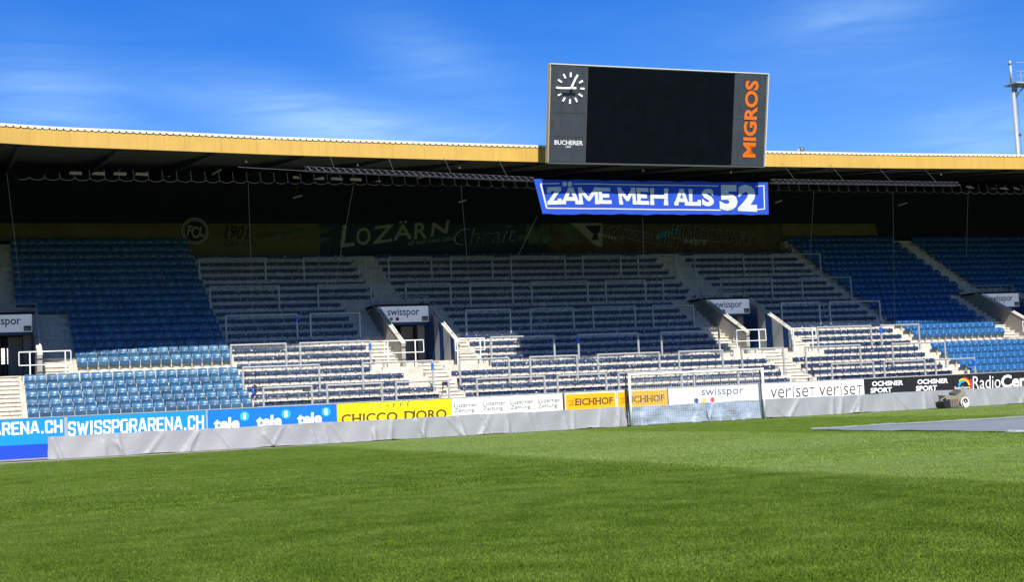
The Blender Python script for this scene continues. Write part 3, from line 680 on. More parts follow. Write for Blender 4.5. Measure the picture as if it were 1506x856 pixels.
for (px, py, X_, lab) in ((374,574,0,'blue and black bundle tied to a pole at the left end of the terrace'),(1313,536,1,'dark coiled cable hung from a rail on the right terrace'),(1195,548,2,'dark strap bundle hanging beside the right lower stairs'),(1421,552,3,'dark cloth bundle tied beside the lowest rail near the bright seats')):
    p0 = onY(px, py, 64.2 if X_ != 1 else 65.6); t = thing('bundle', lab, 'bundle', (p0.x, p0.y, p0.z))
    m = MB()
    for q in range(7):
        a = random.uniform(0, 6.28); m.tube((math.cos(a)*.1, math.sin(a)*.06, .22-.06*q), (math.cos(a+2)*.12, math.sin(a+2)*.06, .16-.07*q), .045, 6, .03)
    m.build('cloth', M['black'], t, True)
    m = MB(); m.tube((-.02,.05,-.55),(-.02,.05,.25), .025); m.build('pole', M['steel'], t)
    if X_ in (0, 3): m = MB(); m.tube((-.07,-.02,-.25),(-.05,-.03,.1), .06, 8, .04); m.build('blue_cloth', M['bluetape'], t, True)

# ---------------------------------------------------------------- roof
EDGE = [(-22,55.2),(-12,57.6),(-4,59.6),(1.6,61.0),(3.0,61.33),(4.4,61.55),(6.3,61.72),(8.7,61.94),(13.3,62.44),(19.9,62.81),(27.2,63.05),(33,63.1),(39.7,63.09),(47.1,62.93),(56.3,62.42),(66,61.6),(78,60.2),(90,58.2)]
ex_ = np.array([e[0] for e in EDGE]); ey_ = np.array([e[1] for e in EDGE])
def ry(x): return float(np.interp(x, ex_, ey_))
ZR = 13.19; FH = .69
def zt(y, yr): return ZR+FH+.02+(y-yr)*.095
roof = thing('grandstand_roof', 'long flat roof with ochre fascia and white corrugated edge above the stand', 'roof', (30, 63, ZR))
x = -20.
while x < 88:
    w = 1.63; a, b = x+.003, x+w-.003; m = MB(); ya, yb = ry(a), ry(b); j = random.uniform(-.004,.004)
    m.add([(a,ya+j,ZR),(b,yb+j,ZR),(b,yb+j-.0,ZR+FH),(a,ya+j,ZR+FH),(a,ya+.12,ZR),(b,yb+.12,ZR),(b,yb+.12,ZR+FH),(a,ya+.12,ZR+FH)],
          [(0,1,2,3),(4,7,6,5),(0,4,5,1),(3,2,6,7),(0,3,7,4),(1,5,6,2)])
    part(m, 'fascia_panel', M['yellow'], roof); x += w
m = MB(); vs = []; fs = []; x = -20.; n = 0
P_ = .29
while x < 88:
    for dx, dz in ((0,.09),(.055,.123),(.2,.123),(.255,.09)):
        yy = ry(x+dx)-.03; vs += [(x+dx, yy, zt(yy,yy)+dz), (x+dx, 83.2, zt(83.2,yy)+dz)]
    x += P_
fs = [(2*k, 2*k+2, 2*k+3, 2*k+1) for k in range(len(vs)//2-1)]
m.add(vs, fs)
x = -20.
while x < 88:
    zb = [(0,-.015),(.085,.0),(.128,.085),(.172,.0),(.29,-.015)]
    for (d0, z0_), (d1, z1_) in zip(zb[:-1], zb[1:]):
        ya, yb = ry(x+d0)-.035, ry(x+d1)-.035; za, zb_ = zt(ya,ya), zt(yb,yb)
        q = (-.0,)
        lo0, lo1 = (z0_, z1_)
        m.quad((x+d0,ya,za+lo0),(x+d1,yb,zb_+lo1),(x+d1,yb,zb_+.125),(x+d0,ya,za+.125))
    x += P_
part(m, 'corrugated_sheet', M['roofsheet'], roof)
m = MB(); m.add([(x, ry(x)+.03, ZR+FH-.02) for x in ex_]+[(x, ry(x)+.03, ZR+FH+.09) for x in ex_], [(k, k+1, k+1+len(ex_), k+len(ex_)) for k in range(len(ex_)-1)])
part(m, 'eaves_filler', M['black'], roof)
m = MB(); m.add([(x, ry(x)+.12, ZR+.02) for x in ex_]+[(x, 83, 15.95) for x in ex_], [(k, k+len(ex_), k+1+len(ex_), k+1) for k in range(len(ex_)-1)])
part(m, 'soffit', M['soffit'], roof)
for k in range(24):
    xb = -14+k*4.1; yr = ry(xb)+.15; m = MB()
    m.add([(xb-.09,yr,ZR+.016),(xb+.09,yr,ZR+.016),(xb+.09,82.6,15.9),(xb-.09,82.6,15.9),(xb-.09,yr,ZR-.12),(xb+.09,yr,ZR-.12),(xb+.09,82.6,15.2),(xb-.09,82.6,15.2)],
          [(0,1,2,3),(4,7,6,5),(0,4,5,1),(1,5,6,2),(2,6,7,3),(3,7,4,0)])
    part(m, 'roof_beam', M['soffit'], roof)
m = MB()
for k in range(14):
    f_ = (k+.5)/14
    pts = [(x, ry(x)+.3+(82-ry(x)-.3)*f_, ZR+.0+(15.9-ZR)*f_-.03) for x in ex_]
    for a, b in zip(pts[:-1], pts[1:]): m.tube(a, b, .03, 4)
part(m, 'purlins', M['steel_d'], roof)['kind'] = 'stuff'
# roof-light openings between the beams high at the back
for grp, pxs in (('left',[(112,253.5),(145,254),(177,254.5),(209,255),(241,256)]),('middle',[(440,260),(469,261),(496,262),(524,263),(552,264)]),('right',[(1429,274.5),(1457,275),(1477,276),(1499,276.5)])):
    for k, (px, py) in enumerate(pxs):
        p0 = onY(px, py, 80.5)
        t = thing('roof_light', f'pale panel glimmering under the dark roof, {nth(k+1)} of the {grp} group', 'roof light', p0, 'pale panels under the roof')
        m = MB(); s = .38; m.add([(-s,-.1,-.09),(s*.8,-.1,-.12),(s,.3,.10),(-s*.8,.3,.10),(-s,-.1,-.12),(s*.8,-.1,-.15),(s,.3,.07),(-s*.8,.3,.07)],[(0,1,2,3),(4,7,6,5),(0,4,5,1),(1,5,6,2),(2,6,7,3),(3,7,4,0)])
        m.build('panel', M['lampglass'], t); m = MB(); m.tube((0,.1,.08),(0,.1,.5), .03, 6); m.build('hanger', M['steel_d'], t)
for k, (px, py) in enumerate(((362,236.5),(526,241.5),(676,245.5),(946,250),(1075,252.5),(1384,255.5),(1535,258))):
    p0 = onY(px, py, 64.5); t = thing('ceiling_lamp', f'tiny white lamp under the roof edge, {nth(k+1)} from the left', 'lamp', p0, 'tiny lamps under the roof edge')
    m = MB(); m.tube((0,0,-.06),(0,0,.05), .06, 8, .03); m.build('lamp_head', M['white'], t, True)
    m = MB(); m.tube((0,0,.05),(0,0,.6), .01, 4); m.build('rod', M['steel_d'], t)
for k, (px, py, dx, dy) in enumerate(((325,249,-.5,-.55),(431,291,.5,.3),(686,294,-.5,-.25),(1140,298,.5,.3),(1334,298,-.7,-.25),(615,262,.5,.35),(1398,258,-.4,-.1))):
    p0 = onY(px, py, 74); t = thing('strip_light', f'dim strip lamp hanging at a slant deep under the roof, {nth(k+1)} from the left', 'lamp', p0, 'slanted strip lamps under the roof')
    m = MB(); m.tube((0,0,0),(dx,0,dy*abs(dx)), .05, 6); m.build('tube', M['steel'], t)
    m = MB(); m.tube((dx/2,0,dy*abs(dx)/2),(dx/2,0,1.2), .008, 4); m.build('rod', M['steel_d'], t)

# murals on the rear wall
Yw = 82.58
def mural(name, label, x0, x1, z0, z1, mm, poly=None):
    m = MB()
    if poly: n = len(poly); m.add([(x, Yw-.04, z) for x, z in poly]+[(x, Yw, z) for x, z in poly], [tuple(range(n)), tuple(range(2*n-1,n-1,-1))]+[(i,(i+1)%n,(i+1)%n+n,i+n) for i in range(n)])
    else: m.box(x0, x1, Yw-.04, Yw, z0, z1)
    t = thing(name, label, 'mural', ((x0+x1)/2, Yw, z0)); part(m, 'cloth', mm, t); return t
def mt(t, body, bl, br, tl, mm, **k):
    o = ptext(body, bl, br, tl, Yw-.04, None, mm, **k); o.data.transform(Matrix.Translation(-Vector(t.location))); o.parent = t; return o
mu = mural('mural', 'plain mustard mural strip above the left seating block with the round crest', -6, 12.3, 11.75, 12.75, M['muralyel'])
mu2 = mural('mural', 'mustard mural with dark year 1901 and brush script left of the cream capitals', 12.32, 20.3, 10.55, 12.75, M['muralyel'])
mu3 = mural('mural', 'petrol mural with large cream capitals and outlined script on the rear wall', 20.32, 35.3, 10.55, 12.75, M['muraldark'])
mu4 = mural('mural', 'brown and mustard mural with outlined slanting words right of the trophy', 35.32, 53.0, 10.55, 12.75, M['muralbrown'])
mu5 = mural('mural', 'narrow mustard mural strip tapering off above the right seating block', 53.02, 61.0, 12.3, 12.78, M['muralyel'], [(53.02,11.3),(54.6,11.9),(60.9,11.95),(60.7,12.78),(53.02,12.78)])
cc = onY(287, 340, Yw-.05)
tt = thing('crest', 'round dark club crest with interlaced letters on the rear wall', 'crest', cc)
m = MB(); m.disc((0,0,0), EX, EZ, .80, 32, .70); m.disc((0,0,0), EX, EZ, .66, 32, .61); m.build('ring', M['muralcream'], tt)
m = MB(); m.disc((0,.008,0), EX, EZ, .84, 32); m.build('disc', M['muralink'], tt)
text('F', (-.5,0,-.25),(-.12,0,-.25),(-.5,0,.35), tt, M['muralcream'], bold=.04, shear=.2); text('C', (-.22,0,-.42),(.22,0,-.42),(-.22,0,.3), tt, M['muralcream'], bold=.04); text('L', (.18,0,-.3),(.52,0,-.3),(.18,0,.28), tt, M['muralcream'], bold=.04, shear=.2)
mt(mu2,'1901',(329,351),(366,352),(331,331),M['muralink'],bold=.02,shear=.2,serif=1); mt(mu2,'Des isch',(329,361),(376,361),(329,353),M['muralink'],shear=.25)
mt(mu2,'eimaliges',(376,352),(430,349),(378,339),M['muralink'],shear=.4)
m = MB()
for k in range(26):
    q = onY(440+random.uniform(-30,45), 343+random.uniform(-11,14), Yw-.045-.0004*k); a = random.uniform(.1,1.2); w = random.uniform(.12,.7)
    m.quad(q+Vector((-w,0,-w*a*.3)), q+Vector((w*.2,0,-w*.25)), q+Vector((w,0,w*a*.5)), q+Vector((-w*.1,0,w*.2)))
part(m, 'brush_strokes', M['muralgreen'], mu2)
for ch, bl, br, tl in (('L',(500,364),(521,362),(504,331)),('O',(524,361),(545,360),(524,335)),('Z',(547,359),(577,355),(550,333)),('Ä',(578,354),(606,351),(579,326)),('R',(609,352),(628,350),(610,328)),('N',(633,348),(658,343),(636,328))):
    mt(mu3, ch, bl, br, tl, M['muralcream'], bold=.015)
mt(mu3,'all isch üses Läbe',(600,361),(668,353),(600,354),M['muralcream'],shear=.2)
mt(mu3,'Chraft',(668,361),(758,355),(668,337),M['muralcream'],bold=-.012,shear=.25)
mt(mu3,'Chraft',(670,360),(756,354.5),(670,338.5),M['muralink'],bold=-.02,shear=.25,lift=.012)
m = MB()
for k in range(30):
    q = onY(805+random.uniform(-40,45), 345+random.uniform(-13,13), Yw-.045-.0004*k); w = random.uniform(.1,.5)
    m.quad(q+Vector((-w,0,-w*.6)), q+Vector((w*.4,0,-w*.4)), q+Vector((w,0,w*.3)), q+Vector((-w*.4,0,w*.7)))
part(m, 'painted_players', M['muralgreen'], mu3)
m = MB(); m.quad(*[onY(a,b,Yw-.065) for a,b in ((886,363),(877,362),(839,328),(886,328))]); part(m, 'painted_pennant', M['muralcream'], mu3)
m = MB(); m.quad(*[onY(a,b,Yw-.07) for a,b in ((871,343),(881,343),(884,331),(860,332))]); m.quad(*[onY(a,b,Yw-.072) for a,b in ((870,353),(881,353),(878,343),(873,343))]); part(m, 'painted_trophy', M['muralink'], mu3)
mt(mu4,'HÄRZBLUET',(885,344),(1000,366),(890,327),M['muralcream'],bold=.02); mt(mu4,'HÄRZBLUET',(886,343.5),(999,365),(890.5,328.5),M['muralink'],bold=.0,lift=.014)
mt(mu4,'mit',(884,348),(908,354),(885,342),M['muralcream'],bold=.02)
mt(mu4,'und',(965,352),(998,344),(966,339),M['lightblue'],shear=.3,lift=.022)
mt(mu4,'LIDESCHAFT',(988,348),(1106,362),(990,329),M['muralcream'],bold=.02,lift=.02); mt(mu4,'LIDESCHAFT',(989,347.5),(1105,361),(991,330),M['muralink'],lift=.03)
mt(mu4,'MET',(1005,358.5),(1041,361.5),(1006,351),M['muralcream'],bold=.025,lift=.035)

# ---------------------------------------------------------------- scoreboard
BO = onY(806,238.5,60.45); UP = Vector((0, -.92, 4.575)).normalized(); HB = Vector((0,-.92,4.575)).length*60.45/61
BN_ = EX.cross(UP).normalized()            # faces the pitch
if BN_.y > 0: BN_ = -BN_
WB = onY(1124,243,60.45).x-BO.x
sb = thing('scoreboard', 'large black video scoreboard with clock and orange sign tilted on the roof edge', 'scoreboard', BO)
def bx(x0, x1, z0, z1, d0, d1):            # a box in board coordinates; d is depth behind the face
    m = MB(); vs = []
    for z in (z0, z1):
        for (x, d) in ((x0,d0),(x1,d0),(x1,d1),(x0,d1)): vs.append(EX*x+UP*z-BN_*d)
    return m.add(vs, [(0,3,2,1),(4,5,6,7),(0,1,5,4),(1,2,6,5),(2,3,7,6),(3,0,4,7)])
def bp(px, py):                            # photo pixel -> board plane, relative to its corner
    return hit(px, py, BO, BN_)-BO
xl = bp(863,170).x; xr_ = bp(1078.5,170).x
bx(.0, WB, 0, HB, .05, .27).build('casing', M['casing'], sb)
bx(xl+.02, xr_-.02, .03, HB-.05, .0, .06).build('screen', M['scrn'], sb)
m = MB()
for k in range(1, 8): 
    xx = xl+(xr_-xl)*k/8; q = bx(xx-.006, xx+.006, .03, HB-.05, -.003, .01); m.add(q.v, q.f)
for k in range(1, 5):
    zz = HB*k/5; q = bx(xl+.02, xr_-.02, zz-.006, zz+.006, -.003, .01); m.add(q.v, q.f)
m.build('screen_seams', M['scrn'], sb)
zs = [bp(835,166).dot(UP), bp(835,201).dot(UP)]
lp = [0.02, zs[1], zs[0], HB-.03]
for a, b in zip(lp[:-1], lp[1:]): bx(.06, xl-.01, a+.008, b-.008, .0, .06).build('left_panel', M['panel'], sb)
zs2 = bp(1105,175).dot(UP)
for a, b in ((.02, zs2), (zs2, HB-.03)): bx(xr_+.01, WB-.06, a+.008, b-.008, .0, .06).build('right_panel', M['panel'], sb)
bx(-.02, WB+.02, HB, HB+.05, -.02, .28).build('top_trim', M['alu'], sb)
bx(WB, WB+.045, 0, HB, -.02, .28).build('side_trim', M['alu'], sb); bx(-.025, 0, 0, HB, -.02, .28).build('side_trim', M['tan'], sb)
bx(-.02, WB+.02, -.06, 0, -.02, .28).build('bottom_trim', M['steel_d'], sb)
cc = bp(838.3,129.2)
ck = thing('clock', 'white bar clock without a dial on the left of the scoreboard, showing quarter to one', 'clock', BO+cc)
for h in range(12):
    a = math.radians(90-30*h); d = EX*math.cos(a)+UP*math.sin(a); s = EX*-math.sin(a)+UP*math.cos(a); m = MB()
    vs = [d*r_+s*q+BN_*e for e in (.005,.05) for r_, q in ((.52,-.045),(.74,-.045),(.74,.045),(.52,.045))]
    m.add(vs, [(0,1,2,3),(4,7,6,5),(0,4,5,1),(1,5,6,2),(2,6,7,3),(3,7,4,0)]); m.build('hour_mark', M['letter'], ck)
def hand(deg, r0_, r1_, w, e, nm):
    a = math.radians(90-deg); d = EX*math.cos(a)+UP*math.sin(a); s = EX*-math.sin(a)+UP*math.cos(a); m = MB()
    vs = [d*r_+s*q+BN_*e_ for e_ in (e,e+.03) for r_, q in ((r0_,-w),(r1_,-w*.8),(r1_,w*.8),(r0_,w))]
    m.add(vs, [(0,1,2,3),(4,7,6,5),(0,4,5,1),(1,5,6,2),(2,6,7,3),(3,7,4,0)]); m.build(nm, M['letter'], ck)
hand(24, -.05, .55, .055, .13, 'hour_hand'); hand(268, -.24, .74, .05, .17, 'minute_hand')
m = MB(); m.tube((0,0,0), BN_*.2, .05, 10); m.build('hub', M['letter'], ck)
text('BUCHERER', bp(815.4,212.2), bp(857,213.4), bp(815.6,205.6), sb, M['letter'], bold=.012, serif=.5, n=BN_, sw=.008)
text('1888', bp(832,216.8), bp(839.6,217), bp(832,214.3), sb, M['letter'], n=BN_)
text('MIGROS', bp(1110.5,231.8), bp(1115.4,118.5), bp(1091.5,231), sb, M['orange'], bold=.035, n=BN_, lift=.03)
for k, xx in enumerate((2.2, 6, 9.8)):
    m = MB(); a = EX*xx-BN_*.27+UP*.6; m.tube(a, a+Vector((0,2.6,.0)), .07, 6); m.build('roof_strut', M['steel_d'], sb)

# ---------------------------------------------------------------- cloth banner
YB = 61.65
ban = thing('cloth_banner', 'blue and white cloth banner reading ZÄME MEH ALS 52 hung under the scoreboard', 'banner', (32.5, YB, 11.3))
tlc, trc, blc, brc = onY(785.5,263.5,YB), onY(1128.3,268.2,YB), onY(798,315,YB), onY(1130.5,315.5,YB)
def wav(x, z): return .035*math.sin(x*1.35+z*.8)+.02*math.sin(x*3.1+1.2*z+1)
nx, nz = 90, 8; vs = []
for j in range(nz+1):
    for i in range(nx+1):
        u = i/nx; v = j/nz; q = (tlc*(1-u)+trc*u)*(1-v)+(blc*(1-u)+brc*u)*v
        q = q.copy(); q.z += (.018*math.sin(i*.42+1)+.012*math.sin(i*.9))*(1 if j in (0,nz) else .6); q.y += wav(q.x, q.z); vs.append(q)
m = MB(); m.add(vs, [(j*(nx+1)+i, (j+1)*(nx+1)+i, (j+1)*(nx+1)+i+1, j*(nx+1)+i+1) for j in range(nz) for i in range(nx)])
part(m, 'cloth', M['clothblue'], ban, True)
def on_cloth(o, mm=None):
    q = Vector(ban.location)
    for v in o.data.vertices:
        v.co.y += wav(v.co.x, v.co.z)-.022
    o.data.transform(Matrix.Translation(-q)); o.parent = ban; return o
def refine(mb):                                     # strips following the cloth
    return mb
def strip(a, b, w):
    m = MB(); n = 60; d = (b-a).normalized(); s = Vector((-d.z,0,d.x))*w
    for k in range(n): p1 = a+(b-a)*k/n; p2 = a+(b-a)*(k+1)/n; m.quad(p1-s, p2-s, p2+s, p1+s)
    return on_cloth(m.build('white_border', M['clothwhite']))
c4 = [onY(*q, YB) for q in ((795.5,270),(1122.6,273),(1124,307.3),(804.3,306))]
strip(c4[0], onY(822.5,269.6,YB), .027); strip(onY(843.5,270.2,YB), onY(1057,273.3,YB), .027); strip(onY(1110,274.3,YB), c4[1], .027)
strip(c4[1], c4[2], .035); strip(onY(1113,308.2,YB), c4[2], .03); strip(c4[3], onY(1060,309,YB), .03); strip(c4[0], c4[3], .045)
BT = [('Z',(805.5,301),(826,300.5),(804.5,275),.205),('A',(826.5,300.3),(852,300.5),(826.5,275.3),.205),('M',(852.5,300.5),(880,300.6),(850,275.5),.19),('E',(881,300),(899.2,300),(878.5,276),.205),
      ('M',(911,300.8),(936,300.8),(908,275.5),.19),('E',(937.5,300.8),(955,301),(936,276),.205),('H',(957,301.2),(982,302),(956.5,276.5),.205),
      ('A',(991.5,302.2),(1012,302.6),(991.5,277.5),.205),('L',(1013,302.6),(1030.5,302.8),(1012.5,278),.205),('S',(1032,303.3),(1050,303.3),(1031.5,277.5),.23),
      ('5',(1058.5,309.5),(1085,309.8),(1058,271.5),.25),('2',(1085.5,310),(1113,311.5),(1085,271),.25)]
for ch, bl, br, tl, th in BT:
    if ch in 'S52': on_cloth(ptext(ch, bl, br, tl, YB, None, M['clothwhite'], bold=.05 if ch == 'S' else .06, lift=0)); continue
    on_cloth(stroke_text(ch, onY(*bl,YB), onY(*br,YB), onY(*tl,YB), th*1.12, slab=.6, lift=0).build('lettering', M['clothwhite']))
m = MB()
for px in (830.3, 838): m.disc(onY(px,270.5,YB), EX, EZ, .125, 14)
on_cloth(m.build('umlaut', M['clothwhite']))
# ---------------------------------------------------------------- lighting truss and net
def truss(name, label, a, b, n):
    t = thing(name, label, 'truss', a); a = Vector(a); b = Vector(b); d = b-a; m = MB()
    o1 = Vector((0,-.14,.0)); o2 = Vector((0,.14,0)); o3 = Vector((0,0,.2))
    for o_ in (o1,o2,o3): m.tube(o_, d+o_, .014, 6)
    m.build('chord', M['truss'], t); m = MB()
    for k in range(n):
        p1 = d*(k/n); p2 = d*((k+.5)/n); p3 = d*((k+1)/n)
        for o_ in (o1,o2): m.tube(p1+o_, p2+o3, .008, 4); m.tube(p2+o3, p3+o_, .008, 4)
    m.build('bracing', M['truss'], t)
    for k in range(4):
        m = MB(); p1 = d*((k+.5)/4); m.tube(p1+o3, p1+Vector((0,1.2,1.35)), .008, 4); m.build('hanging_wire', M['steel_d'], t)
truss('truss', 'slim aluminium truss under the roof edge left of the cloth banner', onY(447,251,61.9), onY(786,266.5,61.9), 34)
truss('truss', 'slim aluminium truss under the roof edge right of the cloth banner', onY(1133,269,61.9), onY(1410,273,61.9), 34)
m = MB(); a = onY(350,245.5,61.9); b = onY(447,251,61.9); t = thing('cable', 'thin horizontal cable running from the left truss under the roof', 'cable', a); m.tube((0,0,0), b-a, .012, 6); m.build('strand', M['steel_d'], t)
nt_ = thing('ball_net', 'fine dark protective net hung from scalloped rope under the roof edge', 'net', (30, 62.4, 11.8))
pts = []; x = 2.2; Ys = 62.4
m = MB(); prev = None
while x < 57:
    nx_ = x+.62; zt_ = 11.98-.004*(x-2.2) if x < 23 else 11.84
    for q in range(4):
        u = q/4; v = (q+1)/4; f_ = lambda w: zt_-.10*4*w*(1-w)*1.0
        m.tube((x+.62*u, Ys, f_(u)), (x+.62*v, Ys, f_(v)), .010, 4)
    m.tube((x, Ys, zt_), (x-.03, Ys+.05, zt_+.42), .007, 4)
    x = nx_
part(m, 'scalloped_rope', M['rope'], nt_)
for a, b in (((10,255),(30,420)),((365,268),(372,480)),((520,272),(482,475)),((678,275),(692,440)),((790,318),(728,445)),((945,320),(950,480)),((1197,280),(1190,400)),((1313,280),(1316,480)),((1424,280),(1421,380))):
    m = MB(); m.tube(onY(*a,61.6), onY(*b,61.6), .006, 5); part(m, 'vertical_rope', M['rope'], nt_)
# ---------------------------------------------------------------- mast and small roof things
mp_ = onY(1497,224,95); ms = thing('floodlight_mast', 'pale steel mast with railed platform rising behind the right end of the roof', 'mast', (mp_.x, 95, 0))
zt1 = onY(1488,90,95).z; zp = onY(1490,123,95).z
m = MB(); m.tube((0,0,0),(0,0,zp+.1), .20, 16, .16); m.build('pole', M['steel'], ms, True)
m = MB(); m.tube((-.1,0,zp+.1),(-.1,0,zt1-.25), .11, 10); m.tube((-.14,0,zt1-.3),(-.1,0,zt1+.05), .15, 8, .1); m.build('top_post', M['steel'], ms, True)
m = MB(); m.box(-.28,4.5,-.8,.8,zp-.1,zp+.02); m.build('platform', M['steel'], ms)
m = MB()
for z in (.55,.95,1.7): m.tube((-.1,-.7,zp+z+(.0)),(4.4,-.7,zp+z+(.35 if z>1 else 0)), .03, 6)
for x in (.35,1.5,2.7,4): m.tube((x,-.7,zp),(x,-.7,zp+1.0), .025, 6)
m.build('railing', M['steel'], ms)
m = MB(); m.tube((.15,0,zp-1.1),(1.1,-.5,zp-.1), .06, 6); m.tube((.15,0,zp-1.1),(.9,.5,zp-.1), .06, 6); m.tube((.18,0,zp-.9),(.18,0,zp-.1), .09, 6); m.tube((.15,0,zp-1.3),(.5,-.2,zp-.8), .05, 6); m.build('bracket', M['steel_d'], ms)
m = MB(); m.tube((.33,-.1,8),(.33,-.1,zp-.1), .02, 5); m.box(.2,.42,-.15,.0,zp-4.6,zp-4.4); m.build('cable_run', M['steel_d'], ms)
for k in range(4): m = MB(); m.box(1.2+k*.9,1.8+k*.9,-1.0,-.8,zp+.2,zp+.8); m.build('lamp', M['steel'], ms)
p0 = onY(1179,221,70); t = thing('rooftop_vent', 'tiny grey rooftop vent right of the scoreboard', 'vent', (p0.x, 70, p0.z-.2))
m = MB(); m.tube((0,0,0),(0,0,.38), .12, 8, .16); m.build('cowl', M['steel_d'], t, True); m = MB(); m.tube((-.25,0,0),(-.2,0,.3), .07, 6); m.build('pipe', M['steel'], t); m = MB(); m.box(-.4,.25,-.2,.2,-.6,.0); m.build('base', M['steel'], t)

# ---------------------------------------------------------------- advertising boards
YA = 60.12
def board(x0, x1, mm, label, z0=.40, z1=1.712, name='advertising_board'):
    t = thing(name, label, 'advertising board', ((x0+x1)/2, YA, 0), 'advertising boards along the goal line')
    m = MB(); m.box(x0+.012, x1-.012, YA, YA+.07, z0, z1); part(m, 'panel', mm, t)
    m = MB(); m.box(x0+.005, x1-.005, YA-.012, YA+.09, z1, z1+.035); part(m, 'top_cap', M['steel'], t)
    for q in (x0+.4, (x0+x1)/2, x1-.4):
        m = MB(); m.box(q-.03, q+.03, YA+.07, YA+.6, 0, .06); m.box(q-.03, q+.03, YA+.09, YA+.13, 0, z1-.05); part(m, 'stand', M['steel_d'], t)
    return t
def bt(t, body, bl, br, tl, mm, **k):
    o = ptext(body, bl, br, tl, YA, None, mm, **k); o.data.transform(Matrix.Translation(-Vector(t.location))); o.parent = t; return o
def bdisc(t, px, py, r, mm, name='logo_dot', lift=.006, n=24, **k):
    m = MB(); m.disc(onY(px,py,YA)+Vector((0,-lift,0)), EX, EZ, r, n, **k); return part(m, name, mm, t)
X = lambda px, py: onY(px, py, YA).x
xb = [-1.95, 3.92, 9.62, 15.27, 20.58, 26.15, 28.84, 31.6, 36.95, 42.87, 48.45, 60.]
t = board(xb[0], xb[1], M['adcyan'], 'cyan board with white web address, cut by the left picture edge')
wS = X(300,620)-X(100,630)
stroke_text('SWISSPORARENA.CH', Vector((3.78-wS,YA,1.08))-Vector(t.location), Vector((3.78,YA,1.08))-Vector(t.location), Vector((3.78-wS,YA,1.60))-Vector(t.location), .17).build('lettering', M['letter'], t)
m = MB(); m.box(xb[0], 3.18, YA-.05, YA+.05, .1, .66); t2 = part(m, 'lower_panel', M['blueband'], t)
t = board(xb[1], xb[2], M['adcyan'], 'cyan board with the complete white web address above the tarpaulin')
q0 = Vector(t.location); stroke_text('SWISSPORARENA.CH', onY(100,641.5,YA)-q0, onY(300,631.2,YA)-q0, onY(100,620.6,YA)-q0, .17).build('lettering', M['letter'], t)
m = MB(); m.box(xb[1]-.06, xb[1]+.05, YA-.008, YA+.0, .7, 1.70); part(m, 'seam_strip', M['cladwhite'], t)
m = MB(); m.box(xb[2]-.03, xb[2]+.03, YA-.01, YA+.08, .45, 1.74); part(m, 'end_post', M['steel'], t)
t = board(xb[2], xb[3], M['adblue'], 'blue board with three white word marks and light blue discs')
for (a, b, y0, y1, yr0, cx, cy) in ((314.4,352.3,632.8,615.6,630.3,359.6,612.6),(377,414.2,629,612,626.6,420.6,609.4),(437.2,473.4,625.2,608.2,622.8,479.5,606)):
    bt(t, 'tele', (a,y0), (b,yr0), (a,y1), M['letter'], bold=.04)
    bdisc(t, cx, cy, .2, M['lightblue']); 
    bt(t, '1', (cx-2.2,cy+4.2), (cx+1.8,cy+4), (cx-2.2,cy-4.4), M['letter'], bold=.05, lift=.01)
t = board(xb[3], xb[4], M['adyellow'], 'lemon yellow coffee board with brown capitals half covered by tarpaulin')
for ch, px, py in (('C',558.5,597.5),('A',570,597),('F',580.5,596.5),('F',590.5,596),('E',600.8,595.5)):
    bt(t, ch, (px-2.4,py+2.7), (px+2.4,py+2.5), (px-2.4,py-3.3), M['inkgrey'], bold=-.005)
m = MB(); a = onY(599.5,591.2,YA); m.quad(a+Vector((0,-.006,.03)), a+Vector((.02,-.006,0)), a+Vector((.08,-.006,.02)), a+Vector((.05,-.006,.05))); part(m, 'accent', M['inkgrey'], t)
bt(t, 'CHICCO', (502,624.3), (584.8,619.8), (502,610), M['brown'], bold=.018, serif=.8, sw=.012)
bt(t, 'D', (594.8,619), (610.5,618.2), (594.8,604.9), M['brown'], bold=.018, serif=.8, sw=.05)
bt(t, "'ORO", (608,618.4), (656.8,615.6), (608,604), M['brown'], bold=.018, serif=.0)
t = board(xb[4], xb[5], M['adwhite'], 'white newspaper board with four repeats of grey blackletter-like lettering')
for a, b, ya in ((668,702.4,600.0),(710,744,597.3),(750.6,784.7,595.2),(791,824,593.2)):
    sl = (b-a)*.046
    bt(t, 'Luzerner', (a,ya), (b,ya-sl), (a,ya-6.8), M['inkgrey'], bold=.012)
    bt(t, 'Zeitung', (a,ya+9), (a+(b-a)*.87,ya+9-sl), (a,ya+1.2), M['inkgrey'], bold=.012)
m = MB(); m.box(xb[5]-.09, xb[5]+.0, YA-.01, YA, .5, 1.70); part(m, 'end_strip', M['brown'], t)
for k, (a, b, tx, ic, lab) in enumerate(((xb[5], xb[6], (846,901.4,596.7,594.2,586.5), (836,843.8,597.3,588), 'golden beer board left of the goal with brown slab lettering'), (xb[6], xb[7], (922.3,976.7,593,590.3,582.9), (912.4,920.4,593.8,584.3), 'golden beer board crossed by the left goal post'))):
    t = board(a+.02, b, M['adwhite'], lab)
    m = MB(); m.box(a+.07, b-.06, YA-.006, YA, .5, 1.655); part(m, 'golden_field', M['adgold'], t)
    bt(t, 'EICHHOF', (tx[0],tx[2]), (tx[1],tx[3]), (tx[0],tx[4]), M['brown'], bold=.02, serif=1, lift=.012, sw=.014)
    m = MB(); p0 = onY(ic[0],ic[2],YA); p1 = onY(ic[1],ic[3],YA); w = (p1.x-p0.x)/3; h = (p1.z-p0.z)/3
    for i in range(3):
        for j in range(3):
            if (i, j) != (0, 1): m.box(p0.x+i*w+.01, p0.x+(i+1)*w-.02, YA-.011, YA-.006, p0.z+j*h+.01, p0.z+(j+1)*h-.02)
    part(m, 'emblem', M['orange'], t)
t = board(xb[7], xb[8], M['adwhite'], 'white board behind the goal net with navy word mark and three coloured dots')
